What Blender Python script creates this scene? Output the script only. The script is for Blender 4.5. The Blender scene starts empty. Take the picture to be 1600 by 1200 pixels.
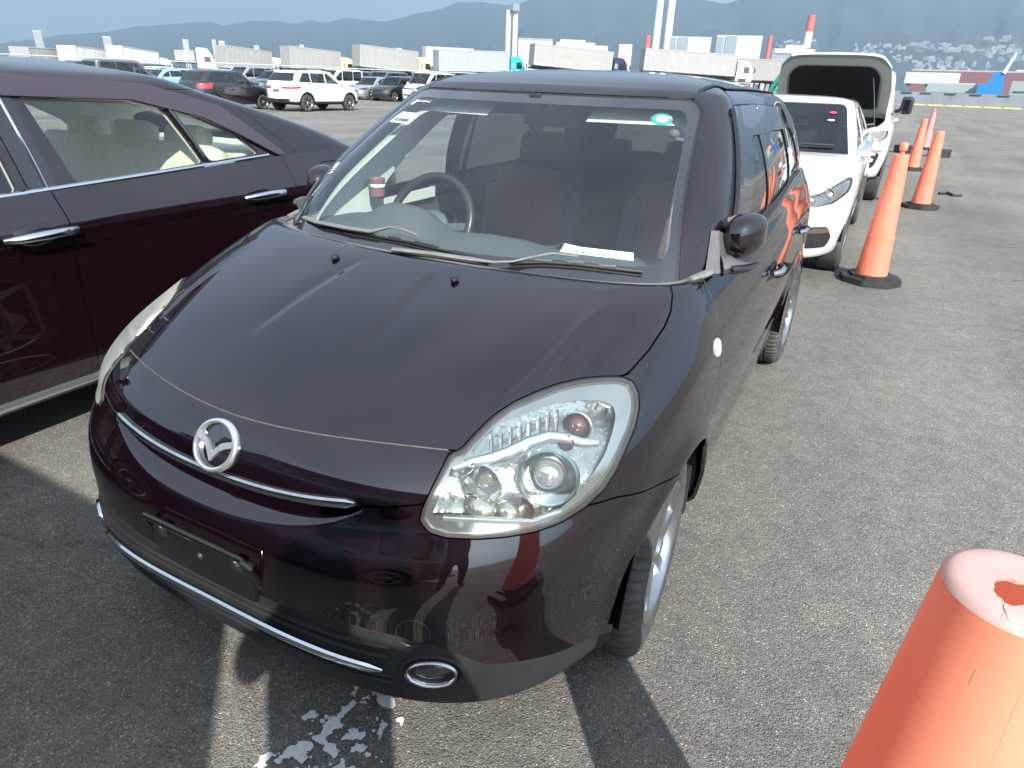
import bpy, bmesh, math, random
import numpy as np
from mathutils import Vector, Matrix
from mathutils.bvhtree import BVHTree
rng = random.Random(7); nrng = np.random.default_rng(7)
sc = bpy.context.scene; COL = sc.collection
PI = math.pi
# ------------------------------------------------------------------ camera
CAMP = Vector((1.1499, -0.7632, 1.4704)); PITCH, YAW, ROLL = 0.4237, -0.4794, 0.0376
def cam_axes():
    cp, sp = math.cos(PITCH), math.sin(PITCH)
    f = Vector((math.sin(YAW)*cp, math.cos(YAW)*cp, -sp)); r = Vector((math.cos(YAW), -math.sin(YAW), 0)); u = r.cross(f)
    return math.cos(ROLL)*r+math.sin(ROLL)*u, -math.sin(ROLL)*r+math.cos(ROLL)*u, f
R_, U_, F_ = cam_axes()
cd = bpy.data.cameras.new('camera'); cam = bpy.data.objects.new('camera', cd); COL.objects.link(cam)
cd.sensor_width = 36; cd.lens = 36*1047.4/1600; cd.clip_start = .05; cd.clip_end = 40000
M = Matrix.Identity(4)
for i in range(3):
    M[i][0], M[i][1], M[i][2], M[i][3] = R_[i], U_[i], -F_[i], CAMP[i]
cam.matrix_world = M; sc.camera = cam
# ------------------------------------------------------------------ world, sun, exposure
SUN_EL = math.radians(35); SUN_DIR = Vector((.67, -.74, 0)).normalized()*math.cos(SUN_EL)+Vector((0, 0, math.sin(SUN_EL)))
w = bpy.data.worlds.new('World'); sc.world = w; w.use_nodes = True
nt = w.node_tree; bg = nt.nodes['Background']
sky = nt.nodes.new('ShaderNodeTexSky'); sky.sky_type = 'NISHITA'; sky.sun_disc = False
sky.sun_elevation = SUN_EL; sky.sun_rotation = math.atan2(SUN_DIR.x, SUN_DIR.y)
sky.air_density = 1.0; sky.dust_density = 1.5; sky.ozone_density = 1.0; sky.altitude = 0
# thin summer cloud: an even veil, slightly mottled, over the clear-sky model
wtc = nt.nodes.new('ShaderNodeTexCoord'); wmp = nt.nodes.new('ShaderNodeMapping'); wmp.inputs['Scale'].default_value = (1, 1, 2.6); nt.links.new(wtc.outputs['Generated'], wmp.inputs[0])
wn = nt.nodes.new('ShaderNodeTexNoise'); wn.inputs['Scale'].default_value = 2.6; wn.inputs['Detail'].default_value = 7; wn.inputs['Roughness'].default_value = .55; nt.links.new(wmp.outputs[0], wn.inputs['Vector'])
wr = nt.nodes.new('ShaderNodeValToRGB'); wr.color_ramp.elements[0].position = .34; wr.color_ramp.elements[0].color = (2.4, 2.72, 3.15, 1); wr.color_ramp.elements[1].position = .72; wr.color_ramp.elements[1].color = (4.5, 4.6, 4.8, 1); nt.links.new(wn.outputs[0], wr.inputs[0])
wm = nt.nodes.new('ShaderNodeMix'); wm.data_type = 'RGBA'; wm.inputs[0].default_value = .65; nt.links.new(sky.outputs[0], wm.inputs[6]); nt.links.new(wr.outputs[0], wm.inputs[7])
nt.links.new(wm.outputs[2], bg.inputs[0]); bg.inputs[1].default_value = 0.105
sl = bpy.data.lights.new('sun', 'SUN'); sl.energy = 5.0; sl.angle = math.radians(.6); sl.color = (1, .94, .85)
so = bpy.data.objects.new('sun', sl); COL.objects.link(so); so.rotation_euler = SUN_DIR.to_track_quat('Z', 'Y').to_euler(); so.location = (20, -20, 30)
sc.view_settings.view_transform = 'Standard'; sc.view_settings.look = 'None'; sc.view_settings.exposure = 1.46; sc.view_settings.gamma = 1
sc.render.engine = 'CYCLES'
sc.cycles.max_bounces = 10; sc.cycles.transparent_max_bounces = 16; sc.cycles.glossy_bounces = 5; sc.cycles.volume_bounces = 1
sc.cycles.caustics_reflective = False; sc.cycles.caustics_refractive = False; sc.cycles.use_denoising = True

# ------------------------------------------------------------------ materials
def ramp(nt, stops, interp='LINEAR'):
    r = nt.nodes.new('ShaderNodeValToRGB'); r.color_ramp.interpolation = interp
    e = r.color_ramp.elements
    while len(e) < len(stops): e.new(.5)
    for k, (p, c) in enumerate(stops):
        e[k].position = p; e[k].color = (c, c, c, 1) if isinstance(c, (int, float)) else (*c, 1)
    return r
def nd(nt, typ, **kw):
    n = nt.nodes.new(typ)
    for k, v in kw.items():
        if k in n.inputs: n.inputs[k].default_value = v
        else: setattr(n, k, v)
    return n
def mixc(nt, a, b, fac, mode='MIX'):
    m = nt.nodes.new('ShaderNodeMix'); m.data_type = 'RGBA'; m.blend_type = mode
    for sock, v in ((m.inputs[0], fac), (m.inputs[6], a), (m.inputs[7], b)):
        if hasattr(v, 'is_output') or isinstance(v, bpy.types.NodeSocket): nt.links.new(v, sock)
        elif isinstance(v, (tuple, list)): sock.default_value = (*v, 1) if len(v) == 3 else v
        else: sock.default_value = v
    return m.outputs[2]
MATS = {}
def mat(name, col=(.5, .5, .5), rough=.5, metal=0, coat=0, spec=.5, noise=0, nscale=30, bump=0, bscale=200, trans=0, emit=None, flake=0, rvar=0, dirt=0):
    """one Principled material; noise breaks the colour up, bump the surface, dirt adds faint dust in patches"""
    if name in MATS: return MATS[name]
    m = bpy.data.materials.new(name); m.use_nodes = True; MATS[name] = m
    nt = m.node_tree; p = nt.nodes['Principled BSDF']
    p.inputs['Roughness'].default_value = rough; p.inputs['Metallic'].default_value = metal
    p.inputs['Coat Weight'].default_value = coat; p.inputs['Coat Roughness'].default_value = .015; p.inputs['Coat IOR'].default_value = 1.85
    p.inputs['Specular IOR Level'].default_value = spec
    tc = nt.nodes.new('ShaderNodeTexCoord'); L = nt.links.new
    c = (*col, 1); p.inputs['Base Color'].default_value = c; cs = None
    if noise:
        n = nd(nt, 'ShaderNodeTexNoise', Scale=nscale, Detail=5); L(tc.outputs['Object'], n.inputs['Vector'])
        r = ramp(nt, [(.3, tuple(x*(1-noise) for x in col)), (.7, tuple(min(1, x*(1+noise)) for x in col))]); L(n.outputs[0], r.inputs[0]); cs = r.outputs[0]
    if flake:
        v = nd(nt, 'ShaderNodeTexVoronoi', Scale=900); L(tc.outputs['Object'], v.inputs['Vector'])
        r = ramp(nt, [(.0, tuple(x*.75 for x in col)), (1, tuple(x*(1+flake) for x in col))]); L(v.outputs['Color'], r.inputs[0]); cs = r.outputs[0]
    if dirt:
        n = nd(nt, 'ShaderNodeTexNoise', Scale=5, Detail=8, Roughness=.7); L(tc.outputs['Object'], n.inputs['Vector'])
        r = ramp(nt, [(.45, 0.), (.8, dirt)]); L(n.outputs[0], r.inputs[0])
        cs = mixc(nt, cs if cs else col, (.30, .28, .25), r.outputs[0])
        q = nt.nodes.new('ShaderNodeMath'); q.operation = 'MULTIPLY_ADD'; L(r.outputs[0], q.inputs[0]); q.inputs[1].default_value = .9; q.inputs[2].default_value = .015; L(q.outputs[0], p.inputs['Coat Roughness'])
    if cs: L(cs, p.inputs['Base Color'])
    if rvar:
        n = nd(nt, 'ShaderNodeTexNoise', Scale=9, Detail=4); L(tc.outputs['Object'], n.inputs['Vector'])
        r = ramp(nt, [(.3, max(.0, rough-rvar)), (.75, min(1., rough+rvar))]); L(n.outputs[0], r.inputs[0]); L(r.outputs[0], p.inputs['Roughness'])
    if bump:
        n = nd(nt, 'ShaderNodeTexNoise', Scale=bscale, Detail=4); L(tc.outputs['Object'], n.inputs['Vector'])
        b = nd(nt, 'ShaderNodeBump', Strength=bump, Distance=.01); L(n.outputs[0], b.inputs['Height']); L(b.outputs[0], p.inputs['Normal'])
    if trans: p.inputs['Transmission Weight'].default_value = trans
    if emit: p.inputs['Emission Color'].default_value = (*emit[0], 1); p.inputs['Emission Strength'].default_value = emit[1]
    return m
def thin_glass(name, tint, rough=.0, refl=1.0, haze=0, milky=False):
    """thin pane: transparent tint under a Fresnel reflection, optional dusty film"""
    if name in MATS: return MATS[name]
    m = bpy.data.materials.new(name); m.use_nodes = True; MATS[name] = m; nt = m.node_tree; nt.nodes.remove(nt.nodes['Principled BSDF'])
    out = nt.nodes['Material Output']; L = nt.links.new
    t = nd(nt, 'ShaderNodeBsdfTransparent', Color=(*tint, 1)); g = nd(nt, 'ShaderNodeBsdfGlossy', Roughness=rough, Color=(.95, .97, 1, 1))
    lw = nd(nt, 'ShaderNodeLayerWeight', Blend=.5); pw = nt.nodes.new('ShaderNodeMath'); pw.operation = 'POWER'; pw.inputs[1].default_value = 5; L(lw.outputs['Facing'], pw.inputs[0])
    mu = nt.nodes.new('ShaderNodeMath'); mu.operation = 'MULTIPLY_ADD'; mu.inputs[1].default_value = .92*min(1, refl); mu.inputs[2].default_value = .072*refl; mu.use_clamp = True   # both faces of the pane, Schlick
    L(pw.outputs[0], mu.inputs[0]); mx = nt.nodes.new('ShaderNodeMixShader'); L(mu.outputs[0], mx.inputs[0]); L(t.outputs[0], mx.inputs[1]); L(g.outputs[0], mx.inputs[2])
    res = mx
    if haze:
        d = nd(nt, 'ShaderNodeBsdfDiffuse', Color=(.75, .76, .74, 1)); m2 = nt.nodes.new('ShaderNodeMixShader')
        tc = nt.nodes.new('ShaderNodeTexCoord'); n = nd(nt, 'ShaderNodeTexNoise', Scale=6, Detail=6); L(tc.outputs['Object'], n.inputs['Vector'])
        r = ramp(nt, [(.3, haze*.5), (.8, haze*1.4)]); L(n.outputs[0], r.inputs[0]); L(r.outputs[0], m2.inputs[0]); L(mx.outputs[0], m2.inputs[1]); res = m2
        if milky: tl_ = nd(nt, 'ShaderNodeBsdfTranslucent', Color=(.80, .80, .68, 1)); m3_ = nt.nodes.new('ShaderNodeMixShader'); m3_.inputs[0].default_value = .62; L(d.outputs[0], m3_.inputs[1]); L(tl_.outputs[0], m3_.inputs[2]); L(m3_.outputs[0], m2.inputs[2])
        else: L(d.outputs[0], m2.inputs[2])
    L(res.outputs[0], out.inputs[0]); return m

# ------------------------------------------------------------------ objects
def tag(o, label=None, cat=None, group=None, kind=None):
    if label: o['label'] = label
    if cat: o['category'] = cat
    if group: o['group'] = group
    if kind: o['kind'] = kind
    return o
def empty(name, loc=(0, 0, 0), rz=0, label=None, cat=None, group=None):
    o = bpy.data.objects.new(name, None); COL.objects.link(o); o.location = loc; o.rotation_euler = (0, 0, rz); o.empty_display_size = .2
    return tag(o, label, cat, group)
def link(name, me, m=None, parent=None, loc=None, rot=None):
    o = bpy.data.objects.new(name, me); COL.objects.link(o)
    if m is not None and len(me.materials) == 0: me.materials.append(m)
    if parent is not None: o.parent = parent
    if loc is not None: o.location = loc
    if rot is not None: o.rotation_euler = rot
    return o
def mesh(name, V, F, smooth=False, normals=None):
    me = bpy.data.meshes.new(name); me.from_pydata([tuple(map(float, v)) for v in V], [], [tuple(map(int, f)) for f in F])
    if smooth: me.polygons.foreach_set('use_smooth', [True]*len(me.polygons))
    if normals is not None: me.normals_split_custom_set_from_vertices([tuple(map(float, n)) for n in normals])
    me.update(); return me
def copy_tree(o, parent=None, loc=None, rz=None):
    c = o.copy(); COL.objects.link(c)
    if parent is not None: c.parent = parent
    if loc is not None: c.location = loc
    if rz is not None: c.rotation_euler = (0, 0, rz)
    for ch in list(o.children): copy_tree(ch, c)
    return c
class MB:
    """collects primitives and links them as one mesh object"""
    def __init__(s): s.V = []; s.F = []; s.S = []
    def add(s, V, F, smooth=False):
        b = len(s.V); s.V += [tuple(v) for v in V]; s.F += [tuple(i+b for i in f) for f in F]; s.S += [smooth]*len(F); return s
    def box(s, c, d, rz=0, bev=0, rx=0, ry=0):
        bm = bmesh.new(); bmesh.ops.create_cube(bm, size=1)
        for v in bm.verts: v.co = Vector((v.co.x*d[0], v.co.y*d[1], v.co.z*d[2]))
        if bev: bmesh.ops.bevel(bm, geom=bm.edges[:], offset=bev, segments=2, affect='EDGES', profile=.6)
        m = Matrix.Translation(c) @ Matrix.Rotation(rz, 4, 'Z') @ Matrix.Rotation(ry, 4, 'Y') @ Matrix.Rotation(rx, 4, 'X')
        bm.verts.index_update(); s.add([m @ v.co for v in bm.verts], [[v.index for v in f.verts] for f in bm.faces]); bm.free(); return s
    def hexa(s, P):
        """eight corners: bottom 4 (ccw seen from above), top 4"""
        return s.add(P, [(3, 2, 1, 0), (4, 5, 6, 7), (0, 1, 5, 4), (1, 2, 6, 5), (2, 3, 7, 6), (3, 0, 4, 7)])
    def tube(s, pts, r, n=8, cap=True, flat=None, up=(0, 0, 1)):
        pts = [Vector(p) for p in pts]; k = len(pts); V = []; F = []; prev = None
        for i, p in enumerate(pts):
            d = (pts[min(i+1, k-1)]-pts[max(i-1, 0)]).normalized(); a = Vector(up)
            if abs(d.dot(a)) > .98: a = Vector((1, 0, 0))
            x = d.cross(a).normalized(); y = x.cross(d)
            rr = r[i] if isinstance(r, (list, tuple)) else r
            for j in range(n):
                t = 2*PI*j/n; V.append(p+x*(math.cos(t)*rr)+y*(math.sin(t)*rr*(flat or 1)))
        for i in range(k-1):
            for j in range(n): F.append((i*n+j, i*n+(j+1) % n, (i+1)*n+(j+1) % n, (i+1)*n+j))
        if cap: F += [tuple(range(n))[::-1], tuple((k-1)*n+j for j in range(n))]
        return s.add(V, F, True)
    def lathe(s, prof, n=24, c=(0, 0, 0), axis='Z', ang=2*PI, M=None, smooth=True):
        """profile of (radius, height) pairs turned about an axis through c"""
        V = []; F = []; full = abs(ang-2*PI) < 1e-6; m = n if full else n+1
        for (r, h) in prof:
            for j in range(m):
                t = ang*j/n; a, b = r*math.cos(t), r*math.sin(t)
                v = {'Z': (a, b, h), 'X': (h, a, b), 'Y': (b, h, a)}[axis]
                V.append(Vector(v)+Vector(c) if M is None else M @ Vector(v))
        for i in range(len(prof)-1):
            for j in range(n): F.append((i*m+j, i*m+(j+1) % m, (i+1)*m+(j+1) % m, (i+1)*m+j))
        return s.add(V, F, smooth)
    def ell(s, c, r, nu=14, nv=9, M=None):
        V = []; F = []
        for i in range(nv+1):
            a = PI*i/nv
            for j in range(nu):
                b = 2*PI*j/nu; v = Vector((r[0]*math.sin(a)*math.cos(b), r[1]*math.sin(a)*math.sin(b), r[2]*math.cos(a)))
                V.append(Vector(c)+(M @ v if M is not None else v))
        for i in range(nv):
            for j in range(nu): F.append((i*nu+j, (i+1)*nu+j, (i+1)*nu+(j+1) % nu, i*nu+(j+1) % nu))
        return s.add(V, F, True)
    def prism(s, poly, z0, z1, M=None):
        """2D polygon extruded from z0 to z1, then transformed by M"""
        n = len(poly); V = [Vector((x, y, z)) for z in (z0, z1) for x, y in poly]
        if M is not None: V = [M @ v for v in V]
        return s.add(V, [tuple(range(n))[::-1], tuple(range(n, 2*n))]+[(i, (i+1) % n, n+(i+1) % n, n+i) for i in range(n)])
    def mesh(s, name):
        me = bpy.data.meshes.new(name); me.from_pydata([tuple(v) for v in s.V], [], s.F); me.polygons.foreach_set('use_smooth', s.S)
        if any(s.S): me.set_sharp_from_angle(angle=math.radians(38))
        me.update(); return me
    def build(s, name, m, parent=None, loc=None, rot=None): return link(name, s.mesh(name), m, parent, loc, rot)

# ------------------------------------------------------------------ surfaces that can be cut
def spl(xk, yk, x):
    xk = np.asarray(xk, float); yk = np.asarray(yk, float); x = np.asarray(x, float); n = len(xk); h = np.diff(xk)
    d = np.diff(yk, axis=0)/h.reshape((-1,)+(1,)*(yk.ndim-1)); A = np.zeros((n, n)); b = np.zeros_like(yk); A[0, 0] = A[-1, -1] = 1
    for i in range(1, n-1): A[i, i-1] = h[i-1]; A[i, i] = 2*(h[i-1]+h[i]); A[i, i+1] = h[i]; b[i] = 6*(d[i]-d[i-1])
    Mm = np.linalg.solve(A, b.reshape(n, -1)).reshape(yk.shape); i = np.clip(np.searchsorted(xk, x)-1, 0, n-2)
    e = (1,)*(yk.ndim-1); t = (x-xk[i]).reshape(x.shape+e); hh = h[i].reshape(x.shape+e); a = hh-t
    return (Mm[i]*a**3+Mm[i+1]*t**3)/(6*hh)+(yk[i]/hh-Mm[i]*hh/6)*a+(yk[i+1]/hh-Mm[i+1]*hh/6)*t
def sstep(a, b, x): t = np.clip((x-a)/(b-a), 0, 1); return t*t*(3-2*t)
def polysd(P, poly):
    """signed distance to a 2D polygon, positive inside"""
    P = np.asarray(P, float); Q = np.asarray(poly, float); d = np.full(len(P), 1e9); ins = np.zeros(len(P), bool); n = len(Q)
    for i in range(n):
        a, b = Q[i], Q[(i+1) % n]; e = b-a; w_ = P-a; t = np.clip((w_@e)/max(e@e, 1e-12), 0, 1); d = np.minimum(d, np.linalg.norm(w_-t[:, None]*e, axis=1))
        c1 = (a[1] <= P[:, 1]) != (b[1] <= P[:, 1]); xx = a[0]+(P[:, 1]-a[1])/(e[1] if abs(e[1]) > 1e-12 else 1e-12)*e[0]; ins ^= c1 & (P[:, 0] < xx)
    return np.where(ins, d, -d)
def rpoly(poly, r, seg=5):
    """polygon with its corners rounded"""
    out = []; n = len(poly)
    for i in range(n):
        p = Vector(poly[i]); a = Vector(poly[i-1]); b = Vector(poly[(i+1) % n]); rr = r[i] if isinstance(r, (list, tuple)) else r
        u = (a-p); v = (b-p); q = min(rr, u.length*.45, v.length*.45); A = p+u.normalized()*q; B = p+v.normalized()*q
        if q < 1e-4: out.append(tuple(p)); continue
        for k in range(seg+1): t = k/seg; out.append(tuple(A*(1-t)**2+p*2*t*(1-t)+B*t*t))
    return out
class Surf:
    def __init__(s, V, N, F): s.V = np.asarray(V, float); s.N = np.asarray(N, float); s.F = F
    @staticmethod
    def grid(G, closed=False):
        du = np.gradient(G, axis=1); dv = np.gradient(G, axis=0); N = np.cross(du, dv); l = np.linalg.norm(N, axis=2, keepdims=True); N = N/np.maximum(l, 1e-9)
        m, n = G.shape[:2]; I = np.arange(m*n).reshape(m, n)
        F = np.stack([I[:-1, :-1], I[:-1, 1:], I[1:, 1:], I[1:, :-1]], 2).reshape(-1, 4).tolist()
        return Surf(G.reshape(-1, 3), N.reshape(-1, 3), F)
    def clip(s, f):
        f = np.asarray(f, float); f = np.where(np.abs(f) < 1e-7, 1e-7, f); pos = f > 0; V = [s.V]; N = [s.N]; nb = len(s.V); cache = {}; newV = []; newN = []; out = []
        pl = pos.tolist()
        for F in s.F:
            k = [pl[i] for i in F]
            if all(k): out.append(F); continue
            if not any(k): continue
            q = []
            for a in range(len(F)):
                i, j = F[a], F[(a+1) % len(F)]
                if pl[i]: q.append(i)
                if pl[i] != pl[j]:
                    key = (min(i, j), max(i, j))
                    if key not in cache:
                        t = f[i]/(f[i]-f[j]); cache[key] = nb+len(newV); newV.append(s.V[i]*(1-t)+s.V[j]*t); nn = s.N[i]*(1-t)+s.N[j]*t; newN.append(nn/max(1e-9, np.linalg.norm(nn)))
                    q.append(cache[key])
            if len(q) > 2: out.append(q)
        V = np.concatenate([s.V, np.array(newV).reshape(-1, 3)]); N = np.concatenate([s.N, np.array(newN).reshape(-1, 3)])
        return Surf(V, N, out).compact()
    def compact(s):
        if not s.F: return Surf(np.zeros((0, 3)), np.zeros((0, 3)), [])
        u = np.unique(np.concatenate([np.asarray(f) for f in s.F])); mp = np.full(len(s.V), -1); mp[u] = np.arange(len(u)); ml = mp.tolist()
        return Surf(s.V[u], s.N[u], [[ml[i] for i in f] for f in s.F])
    def clipf(s, fn): return s.clip(fn(s.V)) if len(s.V) else s
    def offset(s, d): return Surf(s.V+s.N*d, s.N, s.F)
    def boundary(s):
        e = {}
        for f in s.F:
            for a in range(len(f)):
                i, j = f[a], f[(a+1) % len(f)]; e[(i, j)] = 1
        return [(i, j) for (i, j) in e if (j, i) not in e]
    def flange(s, depth, inward=None):
        """turn every open edge inwards so that the panel shows a real edge at its gaps"""
        B = s.boundary(); nb = len(s.V); V = s.V.tolist(); N = s.N.tolist(); F = list(s.F); acc = {}
        for i, j in B:
            e = s.V[j]-s.V[i]; m = np.cross(e, s.N[i]); m = m/max(1e-9, np.linalg.norm(m))
            for k in (i, j): acc[k] = acc.get(k, 0)+m
        ids = {}
        for k, m in acc.items():
            m = m/max(1e-9, np.linalg.norm(m)); ids[k] = (len(V), len(V)+1)
            dn = s.N[k] if inward is None else -np.asarray(inward)
            V.append(s.V[k].tolist()); N.append(((m+s.N[k]*.6)/np.linalg.norm(m+s.N[k]*.6)).tolist()); V.append((s.V[k]-dn*depth).tolist()); N.append(m.tolist())
        for i, j in B: F.append([ids[i][0], ids[i][1], ids[j][1], ids[j][0]])
        return Surf(V, N, F)
    def obj(s, name, m, parent=None, flange=0):
        q = s.flange(flange) if flange and s.F else s
        return link(name, mesh(name, q.V, q.F, True, q.N if len(q.V) else None), m, parent)
    def bvh(s): return BVHTree.FromPolygons([tuple(v) for v in s.V], [tuple(f) for f in s.F])
# ------------------------------------------------------------------ pixel helpers used once to find world positions
def pray(x, y): return (F_+R_*((x-800)/1047.4)-U_*((y-600)/1047.4)).normalized()
def at(x, y, z=0.):
    d = pray(x, y); return CAMP+d*((z-CAMP.z)/d.z)
def atd(x, y, dist):
    d = pray(x, y); return CAMP+d*(dist/math.hypot(d.x, d.y))
# ------------------------------------------------------------------ ground
def asphalt():
    m = bpy.data.materials.new('asphalt'); m.use_nodes = True; nt = m.node_tree; p = nt.nodes['Principled BSDF']; L = nt.links.new
    tc = nt.nodes.new('ShaderNodeTexCoord'); O = tc.outputs['Object']
    v = nd(nt, 'ShaderNodeTexVoronoi', Scale=230); v.feature = 'F1'; L(O, v.inputs['Vector'])
    sep = nt.nodes.new('ShaderNodeSeparateColor'); L(v.outputs['Color'], sep.inputs[0])
    stone = ramp(nt, [(0, (.155, .151, .142)), (.5, (.185, .180, .168)), (.86, (.225, .218, .200)), (.96, (.30, .29, .262)), (1, (.52, .50, .45))]); L(sep.outputs[0], stone.inputs[0])
    edge = ramp(nt, [(.0, 1.), (.50, 1.), (.85, .62)]); L(v.outputs['Distance'], edge.inputs[0])
    sc_ = nt.nodes.new('ShaderNodeMath'); sc_.operation = 'MULTIPLY'; sc_.inputs[1].default_value = 1.0; L(v.outputs['Distance'], sc_.inputs[0])
    c = mixc(nt, stone.outputs[0], edge.outputs[0], 1., 'MULTIPLY')
    npit = nd(nt, 'ShaderNodeTexNoise', Scale=150, Detail=3, Roughness=.65); L(O, npit.inputs['Vector']); rpit = ramp(nt, [(.34, (.30, .30, .30)), (.43, (1, 1, 1))]); L(npit.outputs[0], rpit.inputs[0]); c = mixc(nt, c, rpit.outputs[0], 1., 'MULTIPLY')
    n1 = nd(nt, 'ShaderNodeTexNoise', Scale=.35, Detail=7, Roughness=.62); L(O, n1.inputs['Vector']); r1 = ramp(nt, [(.28, (.70, .70, .71)), (.5, (1.02, 1.01, .99)), (.74, (1.30, 1.28, 1.22))]); L(n1.outputs[0], r1.inputs[0])
    c = mixc(nt, c, r1.outputs[0], 1., 'MULTIPLY')
    n2 = nd(nt, 'ShaderNodeTexNoise', Scale=9, Detail=6, Roughness=.7); L(O, n2.inputs['Vector']); r2 = ramp(nt, [(.35, (.84, .84, .85)), (.65, (1.12, 1.11, 1.08))]); L(n2.outputs[0], r2.inputs[0])
    c = mixc(nt, c, r2.outputs[0], 1., 'MULTIPLY')
    # long lane streaks and a few dark oil spots
    mp = nd(nt, 'ShaderNodeMapping'); mp.inputs['Scale'].default_value = (.9, .06, 1); L(O, mp.inputs[0]); n3 = nd(nt, 'ShaderNodeTexNoise', Scale=1.0, Detail=5); L(mp.outputs[0], n3.inputs['Vector']); r3 = ramp(nt, [(.36, (.80, .80, .81)), (.58, (1.04, 1.04, 1.03))]); L(n3.outputs[0], r3.inputs[0]); c = mixc(nt, c, r3.outputs[0], 1., 'MULTIPLY')
    n4 = nd(nt, 'ShaderNodeTexNoise', Scale=1.3, Detail=3); L(O, n4.inputs['Vector']); r4 = ramp(nt, [(.68, (1, 1, 1)), (.76, (.62, .61, .62))]); L(n4.outputs[0], r4.inputs[0]); c = mixc(nt, c, r4.outputs[0], 1., 'MULTIPLY')
    cv = nd(nt, 'ShaderNodeTexVoronoi', Scale=.55); cv.feature = 'DISTANCE_TO_EDGE'; mpn = nd(nt, 'ShaderNodeTexNoise', Scale=1.6, Detail=6); L(O, mpn.inputs['Vector']); w_ = mixc(nt, O, mpn.outputs['Color'], .35, 'ADD'); L(w_, cv.inputs['Vector']); rc = ramp(nt, [(.0, (.45, .45, .45)), (.0035, (.6, .6, .6)), (.0065, (1, 1, 1))]); L(cv.outputs['Distance'], rc.inputs[0]); 
    cm = nd(nt, 'ShaderNodeTexNoise', Scale=.5, Detail=2); L(O, cm.inputs['Vector']); rm_ = ramp(nt, [(.50, 0.), (.58, .8)]); L(cm.outputs[0], rm_.inputs[0]); cc = mixc(nt, (1, 1, 1), rc.outputs[0], rm_.outputs[0]); c = mixc(nt, c, cc, 1., 'MULTIPLY')
    L(c, p.inputs['Base Color']); p.inputs['Roughness'].default_value = .85; p.inputs['Specular IOR Level'].default_value = .35
    vb = nd(nt, 'ShaderNodeBump', Strength=.75, Distance=.0045); vb.invert = True; L(v.outputs['Distance'], vb.inputs['Height'])
    nb = nd(nt, 'ShaderNodeTexNoise', Scale=38, Detail=4); L(O, nb.inputs['Vector']); b2 = nd(nt, 'ShaderNodeBump', Strength=.5, Distance=.006); L(nb.outputs[0], b2.inputs['Height']); L(vb.outputs[0], b2.inputs['Normal']); L(b2.outputs[0], p.inputs['Normal'])
    return m
gm = asphalt()
XS = [-3000, -40, 60, 3000]; 
tag(MB().add([(-3000, -2500, 0), (3000, -2500, 0), (3000, 168, 0), (-3000, 168, 0), (3000, 168, -3), (-3000, 168, -3)], [(0, 1, 2, 3), (3, 2, 4, 5)]).build('ground', gm), kind='structure')
apron = mat('apron_concrete', (.27, .29, .30), .85, noise=.12, nscale=.4)
tag(MB().add([(-3000, 158, .004), (3000, 150, .004), (3000, 167.9, .004), (-3000, 167.9, .004)], [(0, 1, 2, 3)]).build('quay_apron', apron), kind='structure')
water = mat('sea_water', (.05, .08, .09), .12, bump=.25, bscale=.5)
tag(MB().add([(-16000, 168.05, -2.2), (16000, 168.05, -2.2), (16000, 16000, -2.2), (-16000, 16000, -2.2)], [(0, 1, 2, 3)]).build('water', water), kind='structure')
tag(MB().box((0, 640, -2.0), (9000, 420, 3.6)).build('far_shore', mat('shore_concrete', (.20, .20, .19), .9, noise=.25, nscale=.02)), kind='structure')
# worn white paint on the asphalt in front of the bumper
def vnoise(P, seed, s):
    r = np.random.default_rng(seed); n = 64; T = r.random((n, n)); out = np.zeros(len(P)); amp = 1
    for o in range(4):
        q = P*s*2**o; i = np.floor(q).astype(int); f = q-i; f = f*f*(3-2*f); a = T[i[:, 0] % n, i[:, 1] % n]; b = T[(i[:, 0]+1) % n, i[:, 1] % n]; c = T[i[:, 0] % n, (i[:, 1]+1) % n]; d = T[(i[:, 0]+1) % n, (i[:, 1]+1) % n]
        out += amp*((a*(1-f[:, 0])+b*f[:, 0])*(1-f[:, 1])+(c*(1-f[:, 0])+d*f[:, 0])*f[:, 1]); amp *= .55
    return out/2.0
def worn_paint(name, x0, x1, y0, y1, th, seed, nx, ny, m, sc_=14, z=.004):
    xs, ys = np.linspace(x0, x1, nx), np.linspace(y0, y1, ny); Gx = np.stack(np.broadcast_arrays(xs[None, :], ys[:, None], z), 2)
    s = Surf.grid(Gx); P = s.V[:, :2]; e = np.minimum(np.minimum(P[:, 0]-x0, x1-P[:, 0])/(x1-x0), .5)*1.0
    f = vnoise(P, seed, sc_)-th-.10*np.exp(-e/.08)
    s = s.clip(f); tag(s.obj(name, m), kind='structure'); return s
wp = mat('worn_white_paint', (.62, .64, .64), .7, noise=.12, nscale=60)
worn_paint('painted_line', .16, .40, -.60, .09, .60, 3, 130, 360, wp, 34)
worn_paint('painted_line', .20, .42, .02, .30, .60, 11, 120, 150, wp, 36, .0062)
ylw = mat('yellow_paint', (.62, .42, .06), .6, noise=.15, nscale=2)
for k in range(14):
    x = 2.2+k*3.05; y = 158.6-.05*x; b = MB().box((x+1.25, y, .11), (2.55, .34, .22), bev=.04); tag(b.build('wheel_stop', ylw), 'yellow painted concrete stop block along the quay edge', 'wheel stop', 'yellow stop blocks along the quay')
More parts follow.
